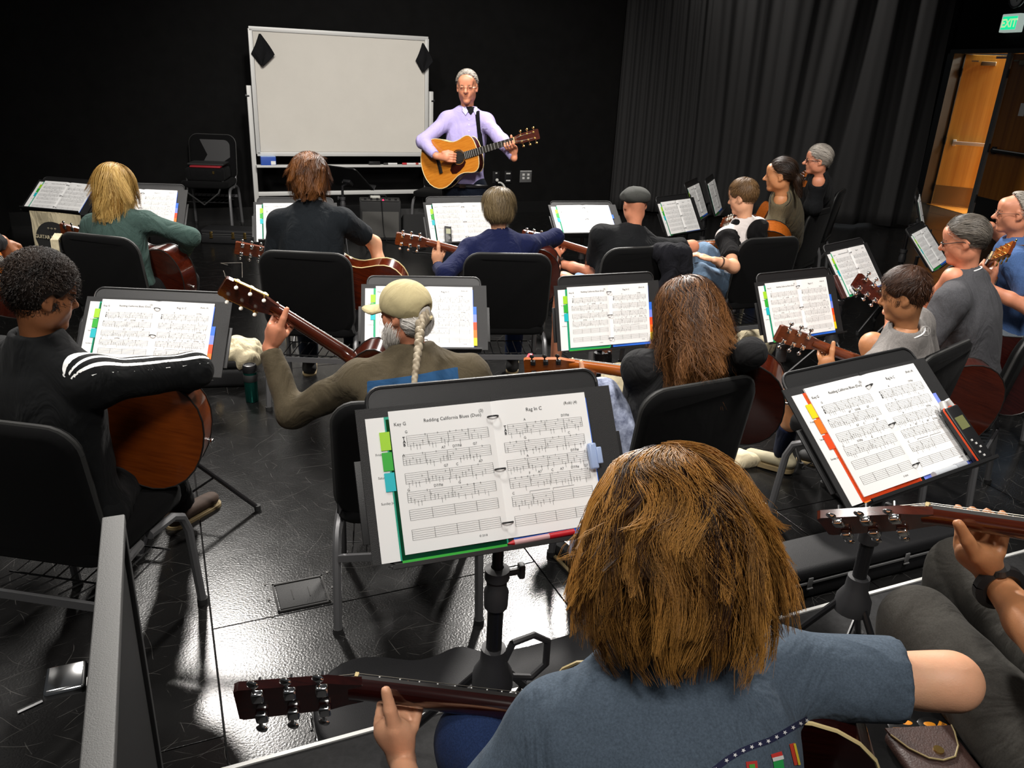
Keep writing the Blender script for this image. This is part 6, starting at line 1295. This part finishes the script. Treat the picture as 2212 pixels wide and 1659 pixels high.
pk = root('effects_pedal', MA @ Vector((-.05, .10, .43)), 'small pale box lying on top of the amplifier', 'pedal'); wkid('case', MB().box((-.05, .13, .445), (.11, .07, .03), MA, .012), mat('pedal_grey', (.42, .42, .38), .4), pk); wkid('switch', MB().cyl(MA @ Vector((-.07, .13, .455)), MA @ Vector((-.07, .13, .466)), .010, 10), M_chrome, pk)
cab = MB().tube([MA @ Vector(p) for p in ((.0, .04, .44), (.01, -.02, .43), (.02, -.03, .25), (.03, -.03, .08), (.06, -.10, .008), (.2, -.25, .007), (.32, -.2, .007), (.45, -.42, .007), (.3, -.6, .007), (.6, -.7, .007))], .005, 6).obj('audio_cable', M_blk); tag(cab, 'black audio cable running from the amplifier over the floor', 'cable')
c = PZ(898, 483, 0); tag(MB().box(c+V(0, 0, .02), (.20, .06, .04), None, .004).obj('wood_block', wood('block_pine', '#9a6a3a', '#7d5028', .6, 0)), 'small brown wood block on the floor by the wall', 'wood block')
c = PZ(910, 505, 0); wd = root('floor_monitor', c, 'black wedge-shaped floor speaker below the wood block', 'speaker'); MF = Matrix.Translation(Vector(c)) @ Matrix.Rotation(D2R(20), 4, 'Z')
wkid('cabinet', MB().prism([(-.2, 0), (.2, 0), (.2, .05), (-.2, .26)], -.25, .25, MF @ Matrix.Rotation(D2R(90), 4, 'Z') @ Matrix.Rotation(D2R(90), 4, 'X')), M_blkm, wd); wkid('grille', MB().box((0, 0, 0), (.46, .40, .008), MF @ Matrix.Translation((0, 0.0, .162)) @ Matrix.Rotation(D2R(27), 4, 'X')), mat('grille_black', (.02, .02, .02), .8), wd)
# ---------------------------------------------------------------- chairs without sitters
c = PZ(462, 492, 0); ch = chair(c, 186, 'empty black chair with a padded back against the wall', tube=M_ctubed); ch.scale = (1.05, 1.05, 1.12)
_m = MB(); _pp = rrect(.36, .33, .06, 5); _Mb = Matrix.Translation((0, -.212, .665)) @ Matrix.Rotation(D2R(9), 4, 'X') @ Matrix.Rotation(D2R(90), 4, 'X'); o = _m.prism(_pp, -.004, .004, _Mb).obj('back_panel', mat('vinyl_grey', (.035, .035, .036), .45), ch)
bg = root('equipment_bag', c+V(0, 0, .54), 'black bag with a red edge on the empty chair', 'bag'); MG = Matrix.Translation(Vector(c)) @ Matrix.Rotation(D2R(186), 4, 'Z')
wkid('body', MB().box((0, .02, .60), (.40, .34, .14), MG, .03), fabric('bag_black', '#0c0c0d'), bg); wkid('red_edge', MB().box((-.01, .02, .682), (.32, .30, .018), MG, .006), mat('bag_red', '#8c1420', .6), bg); wkid('flap', MB().box((0, -.02, .70), (.38, .26, .02), MG, .008), M_blkm, bg)
wkid('zip_pull', MB().box((-.10, .195, .63), (.02, .006, .03), MG), M_gold, bg); wkid('shoulder_strap', MB().tube([MG @ Vector(p) for p in ((.19, .16, .58), (.17, .26, .42), (.0, .28, .30), (-.15, .25, .42), (-.19, .15, .56))], .010, 6), M_blkm, bg)
c = PZ(946, 412, .47); chair((c[0], c[1], 0), 168, 'empty black chair half hidden behind the teacher', tube=M_ctubed)
# seat beside the boy with the pouch on it
sq_ = PZ(2075, 1640, RH+.478); sz = RH+.478; chair(V(sq_[0]+.02, sq_[1]-.02, 0), 20, 'black chair seat carrying the leather pouch', z0=RH)
M_leather = mat('leather_brown', '#3a2722', .5, var=.25, vscale=60, bump=.3, bscale=300)
def flat_on(p, ang): return frame_m(p, (math.cos(ang), math.sin(ang), 0), (-math.sin(ang), math.cos(ang), 0), (0, 0, 1))
def PS(x, y, dz=0): return PZ(x, y, sz+dz)
pc = PS(2008, 1640); MP = flat_on(pc, .12); po = root('leather_pouch', pc, 'dark brown leather pouch with a brass snap on the chair seat', 'pouch')
wkid('body', MB().box((0, -.01, .012), (.125, .11, .024), MP, .010), M_leather, po); fl_ = [(-.062, .045), (.062, .045), (.058, .03), (.045, .0), (.025, -.022), (0, -.028), (-.022, -.022), (-.045, .0), (-.06, .03)]
wkid('flap', MB().prism(fl_, .024, .028, MP), M_leather, po); pl = [MP @ Vector((p[0], p[1], .028)) for p in fl_[1:]]; wkid('edge_stitch', MB().tube(pl, .0016, 6), mat('stitch_olive', '#8a7a50', .6), po); wkid('snap', MB().cyl(MP @ Vector((.004, -.008, .027)), MP @ Vector((.004, -.008, .031)), .0085, 18), M_gold, po)
for i, (x, y, rot, lab) in enumerate(((1957, 1578, .1, 'round black and orange badge next to the slate shirt sleeve'), (2020, 1582, .9, 'round black and orange badge with silver edge above the pouch'))):
    q = PS(x, y); Mb_ = flat_on(q, rot); r = root('badge', q, lab, 'badge'); wkid('disc', MB().lathe([(0, 0), (.030, 0), (.032, .002), (.032, .0045), (.029, .006), (0, .0068)], q, 28), mat('badge_black', (.012, .012, .012), .25), r)
    wkid('banner', MB().box((0, -.006, .0072), (.052, .013, .0006), Mb_), mat('badge_orange', '#d98a22', .5), r)
    for t, yy, s in (('GUITAR WEEKEND', -.0085, .0062),): v, fc = glyph(t, s, 'CENTER'); wkid('lettering', MB().add([Mb_ @ Vector((p[0], p[1]+yy, .0078)) for p in v], fc), M_ink, r)
    wkid('emblem', MB().ball(Mb_ @ Vector((.006, .012, .0065)), (.011, .006, .0012), 6), mat('badge_orange', '#d98a22', .5), r)
q = PS(2158, 1640); MH = flat_on(q, .25); ph = root('smartphone', q, 'dark smartphone lying on the chair seat beside the pouch', 'phone'); wkid('body', MB().box((0, 0, .004), (.072, .145, .008), MH, .003), mat('phone_silver', (.25, .25, .27), .25, metal=.7), ph); wkid('screen', MB().box((0, 0, .0083), (.066, .138, .0006), MH), mat('phone_glass', (.010, .012, .018), .08), ph); wkid('speaker_slot', MB().box((0, .062, .0088), (.020, .003, .0004), MH), M_alup, ph)
# ---------------------------------------------------------------- things on the music stands
def on_desk(M, x, y, z=0):
    o = V(*M.translation); n = V(*M.col[2][:3]); d = ray(x, y); t = ((o+n*z-CAM) @ n)/(d @ n); return V(*(M.inverted() @ Vector(CAM+d*t)))
def thing_on(M, name, label, cat, x, y, z): q = on_desk(M, x, y, z); return q, root(name, M @ Vector(q), label, cat)
M_lcd = mat('lcd_green', (.16, .17, .07), .3)
q, r = thing_on(SM['j'], 'voice_recorder', 'small black voice recorder leaning on the binder by the navy sweater', 'recorder', 968, 508, .03); Mr = SM['j'] @ Matrix.Translation(Vector(q)) @ Matrix.Rotation(D2R(-6), 4, 'Z')
wkid('body', MB().box((0, .0, 0), (.046, .125, .018), Mr, .004), M_blk, r); wkid('display', MB().box((0, .025, .0095), (.032, .036, .001), Mr), mat('lcd_olive', (.35, .36, .22), .4), r); wkid('button_pad', MB().cyl(Mr @ Vector((0, -.022, .009)), Mr @ Vector((0, -.022, .011)), .013, 16), M_sock, r)
q, r = thing_on(SM['b'], 'audio_recorder', 'black audio recorder with an orange rim clamped beside the binder', 'recorder', 2086, 937, .03); Mr = SM['b'] @ Matrix.Translation(Vector(q)) @ Matrix.Rotation(D2R(4), 4, 'Z')
wkid('body', MB().box((0, 0, 0), (.056, .150, .022), Mr, .005), M_blk, r); rp = [(p[0], p[1], .004) for p in rrect(.057, .151, .006, 3)]; wkid('orange_rim', MB().tube([Mr @ Vector(p) for p in rp+[rp[0]]], .0024, 6, False), mat('rim_orange', '#d9481c', .4), r)
wkid('display', MB().box((-.002, .028, .0115), (.036, .034, .001), Mr), M_lcd, r)
for i in range(5): wkid('button', MB().box((-.012+.008*(i % 3), -.02-.011*i, .0118), (.007, .005, .0015), Mr), M_alup, r)
for s in (-.016, .016): wkid('microphone', MB().cyl(Mr @ Vector((s, .074, 0)), Mr @ Vector((s*.6, .094, .002)), .0085, 12), M_alup, r)
wkid('clamp_arm', MB().tube([Mr @ Vector((0, -.02, -.011)), Mr @ Vector((-.02, -.05, -.03)), Mr @ Vector((-.07, -.07, -.035))], .006, 8), M_blk, r)
q, r = thing_on(SM['g'], 'smartphone', 'white smartphone lying on the lower edge of a binder', 'phone', 1849, 624, .02); Mr = SM['g'] @ Matrix.Translation(Vector(q)) @ Matrix.Rotation(D2R(-70), 4, 'Z')
wkid('body', MB().box((0, 0, 0), (.068, .12, .009), Mr, .004), mat('phone_white', (.7, .7, .7), .3), r); wkid('screen', MB().box((0, 0, .005), (.06, .088, .001), Mr), mat('phone_glass', (.010, .012, .018), .08), r)
q, r = thing_on(SM['g'], 'glasses_case', 'brown patterned strip standing at the binder corner left of the phone', 'case', 1813, 620, .02); Mr = SM['g'] @ Matrix.Translation(Vector(q)); wkid('body', MB().box((0, 0, 0), (.045, .15, .02), Mr, .006), mat('case_maroon', '#4a2a26', .5, var=.5, vscale=90), r); wkid('clasp', MB().box((0, -.07, .011), (.012, .008, .003), Mr), M_gold, r)
q = on_desk(SM['a'], 1165, 1160, .03); r = root('ballpoint_pen', SM['a'] @ Vector(q), 'red and white pen lying on the ledge of the nearest stand', 'pen'); Mr = SM['a'] @ Matrix.Translation((q[0], -.147, .032)) @ Matrix.Rotation(D2R(1), 4, 'Z')
wkid('barrel', MB().cyl(Mr @ Vector((-.055, 0, 0)), Mr @ Vector((.02, 0, 0)), .0055, 12), mat('pen_clear', (.62, .35, .36), .25), r); wkid('grip', MB().cyl(Mr @ Vector((.02, 0, 0)), Mr @ Vector((.075, 0, 0)), .0062, 12), mat('pen_red', '#b81420', .4), r); wkid('tip', MB().tube([Mr @ Vector((-.055, 0, 0)), Mr @ Vector((-.068, 0, 0))], [.0055, .001], 10), mat('pen_red', '#b81420', .4), r)
q = on_desk(SM['b'], 2042, 1010, .03); r = root('marker', SM['b'] @ Vector(q), 'clear plastic marker on the ledge under the orange-tabbed binder', 'marker'); Mr = SM['b'] @ Matrix.Translation((q[0], -.147, .032)); wkid('barrel', MB().cyl(Mr @ Vector((-.055, 0, 0)), Mr @ Vector((.03, 0, 0)), .0075, 12), mat('marker_clear', (.55, .58, .62), .2), r); wkid('cap', MB().cyl(Mr @ Vector((.03, 0, 0)), Mr @ Vector((.07, 0, 0)), .0085, 12), mat('marker_cap_grey', (.4, .42, .46), .3), r)
q = on_desk(SM['a'], 1281, 985, .02); r = root('plastic_clip', SM['a'] @ Vector(q), 'pale blue plastic clip on the right edge of the nearest binder', 'clip'); Mr = SM['a'] @ Matrix.Translation(Vector(q)); wkid('jaw', MB().box((0, 0, .0), (.018, .055, .014), Mr, .004), mat('clip_blue', (.35, .45, .68), .25), r); wkid('lever', MB().box((.012, .0, .006), (.012, .035, .006), Mr, .002), mat('clip_blue', (.35, .45, .68), .25), r)
c = PZ(1824, 1137, 0); r = root('pencil', c, 'orange pencil lying on the floor below the brown headstock', 'pencil'); d = nrm(PZ(1858, 1150, 0)-PZ(1788, 1122, 0)); wkid('shaft', MB().tube([c-d*.09+V(0, 0, .005), c+d*.09+V(0, 0, .005)], .0042, 6), mat('pencil_orange', '#d9761a', .45), r); wkid('point', MB().tube([c-d*.09+V(0, 0, .005), c-d*.108+V(0, 0, .005)], [.0042, .0006], 6), mat('pencil_wood', '#b99a6b', .7), r)
# ---------------------------------------------------------------- extras on people's guitars and clothes
for pos, lab in (((.645, .02, -.02), 'a'), ((.655, -.035, -.01), 'b')):
    wkid('clip_tuner', MB().box((0, 0, 0), (.022, .020, .034), g10['r'].matrix_world @ Matrix.Translation(pos), .005), mat('clip_red', '#c21834', .35), g10['r'])
for k_ in range(2):
    sd = [(.62, .03*(1 if k_ % 2 else -1), .01), (.65, .05*(1 if k_ % 2 else -1), .05+.01*k_), (.69+.02*k_, .02*(k_-1.5), .08), (.66+.03*k_, .05*(k_-1.5), .12)]
    wkid('string_end', MB().tube([g9['r'].matrix_world @ Vector(q) for q in sd], .0004, 4), M_steel, g9['r'])
def decal(per, polys, mat_, name, thick=.0012):
    """flat print laid on the shirt: picture points dropped onto the cloth"""
    sh = [o for o in per.children if o.name.startswith('shirt')][0]; mw = sh.matrix_world; me = sh.data
    if not hasattr(decal, 'c'): decal.c = {}
    if sh.name not in decal.c:
        vs2 = [q.co.copy() for q in me.vertices]; decal.c[sh.name] = BVHTree.FromPolygons(vs2, [tuple(p.vertices) for p in me.polygons])
    bv = decal.c[sh.name]; mb = MB()
    for poly, fc in polys:
        pts = []
        for x, y in poly:
            hit = bv.ray_cast(Vector(CAM), Vector(ray(x, y)), 20)
            if hit[0] is None: pts.append(None); continue
            n = hit[1] if hit[1].dot(Vector(ray(x, y))) < 0 else -hit[1]; pts.append(hit[0]+n*thick)
        ok = [q for q in fc if all(pts[i_] is not None for i_ in q)]
        if ok: mb.add([q if q is not None else (0, 0, 0) for q in pts], ok)
    if mb.f: return wkid(name, mb, mat_, per)
bpy.context.view_layer.update()
bandp = [(1530, 1672), (1570, 1640), (1600, 1622), (1630, 1610), (1660, 1600), (1690, 1584), (1720, 1566), (1744, 1552)]
def strip(pts, w):
    out = []; 
    for i, (x, y) in enumerate(pts):
        a, b = pts[max(i-1, 0)], pts[min(i+1, len(pts)-1)]; L_ = math.hypot(b[0]-a[0], b[1]-a[1]); nx, ny = -(b[1]-a[1])/L_*w/2, (b[0]-a[0])/L_*w/2; out += [(x+nx, y+ny), (x-nx, y-ny)]
    return out, [(2*i, 2*i+1, 2*i+3, 2*i+2) for i in range(len(pts)-1)]
dense = [(np.interp(t, range(8), [p[0] for p in bandp]), np.interp(t, range(8), [p[1] for p in bandp])) for t in np.linspace(0, 7, 40)]
pr_ = decal(p15['o'], [strip(dense, 13)], mat('print_navy', '#161a3c', .8), 'star_band')
stars = []
for i in range(12):
    t = .35+6.5*i/11; x, y = np.interp(t, range(8), [p[0] for p in bandp]), np.interp(t, range(8), [p[1] for p in bandp])
    stars.append(([(x+(5.2 if k % 2 == 0 else 2.2)*math.sin(k*math.pi/5+.4), y-(5.2 if k % 2 == 0 else 2.2)*math.cos(k*math.pi/5+.4)) for k in range(10)], [tuple(range(10))]))
for s_ in stars: decal(p15['o'], [s_], mat('print_white', (.75, .75, .76), .8), 'star', .0022)
def quad(x0, y0, x1, y1, w): return strip([(x0+(x1-x0)*t, y0+(y1-y0)*t) for t in np.linspace(0, 1, 5)], w)
for (seg, col, nm) in (((1738, 1582, 1752, 1628, 16), '#c83a4e', 'ribbon'), ((1738, 1582, 1752, 1628, 4), '#e8dcd8', 'ribbon_stripe'), ((1752, 1628, 1757, 1645, 6), '#8a9098', 'medal_bar'), ((1709, 1606, 1720, 1652, 12), '#c43a24', 'ribbon'), ((1713, 1606, 1724, 1652, 5), '#e0c030', 'ribbon_stripe'), ((1675, 1626, 1678, 1636, 24), '#c8322c', 'ribbon'), ((1677, 1634, 1679, 1642, 24), '#d8d8d4', 'ribbon_stripe'), ((1679, 1642, 1682, 1662, 22), '#1e9a48', 'ribbon'), ((1622, 1644, 1624, 1664, 24), '#b8302a', 'ribbon'), ((1622, 1650, 1624, 1664, 12), '#4a9a3c', 'ribbon_stripe')):
    decal(p15['o'], [quad(*seg)], mat('print_'+col, col, .8), nm, .0012 if 'stripe' not in nm else .002)
ringp = [(1999+10*math.cos(a), 715+10*math.sin(a)) for a in np.linspace(0, 2*math.pi, 25)]
decal(p11['o'], [strip(ringp, 2.4)], mat('print_grey', '#97938f', .8), 'chest_emblem'); decal(p11['o'], [quad(1994, 708, 1994, 722, 3)], mat('print_grey', '#97938f', .8), 'emblem_bar'); decal(p11['o'], [quad(2004, 708, 2004, 722, 3)], mat('print_grey', '#97938f', .8), 'emblem_bar'); decal(p11['o'], [quad(1994, 715, 2004, 715, 3)], mat('print_grey', '#97938f', .8), 'emblem_bar')

# teacher: strap, collar, undershirt, buttons laid on the shirt
decal(p0['o'], [strip([(1029+.9*t*10, 224+t*92) for t in np.linspace(0, 1, 12)], 9.5)], fabric('strap_black', '#08080a'), 'guitar_strap', .006)
def fan(poly, n=5):
    cx, cy = np.mean([p[0] for p in poly]), np.mean([p[1] for p in poly]); m_ = len(poly); pts = [(cx, cy)]+[(cx+(x-cx)*k_/n, cy+(y-cy)*k_/n) for k_ in range(1, n+1) for x, y in poly]
    return pts, [(0, 1+i, 1+(i+1) % m_) for i in range(m_)]+[(1+k_*m_+i, 1+(k_+1)*m_+i, 1+(k_+1)*m_+(i+1) % m_, 1+k_*m_+(i+1) % m_) for k_ in range(n-1) for i in range(m_)]
decal(p0['o'], [fan([(1004, 231), (1015, 229), (1027, 230), (1024, 240), (1017, 249), (1010, 241)])], M_black, 'undershirt', .003)
M_lavl = fabric('cloth_lavender_collar', '#c2bbe2', .03, bump=.2)
decal(p0['o'], [fan([(995, 228), (1000, 226), (1006, 232), (1011, 241), (1006, 249), (999, 240)])], M_lavl, 'collar_point', .009)
decal(p0['o'], [fan([(1026, 228), (1031, 228), (1034, 237), (1027, 249), (1022, 240)])], M_lavl, 'collar_point', .009)
for y_ in (258, 270, 283, 296): decal(p0['o'], [([(1013+1.2*math.cos(a), y_+1.2*math.sin(a)) for a in np.linspace(0, 6.28, 9)[:-1]], [tuple(range(8))])], M_pearl, 'shirt_button', .003)
decal(p0['o'], [strip([(1042, 276), (1054, 277)], 1.6)], M_lavl, 'pocket_edge', .004)
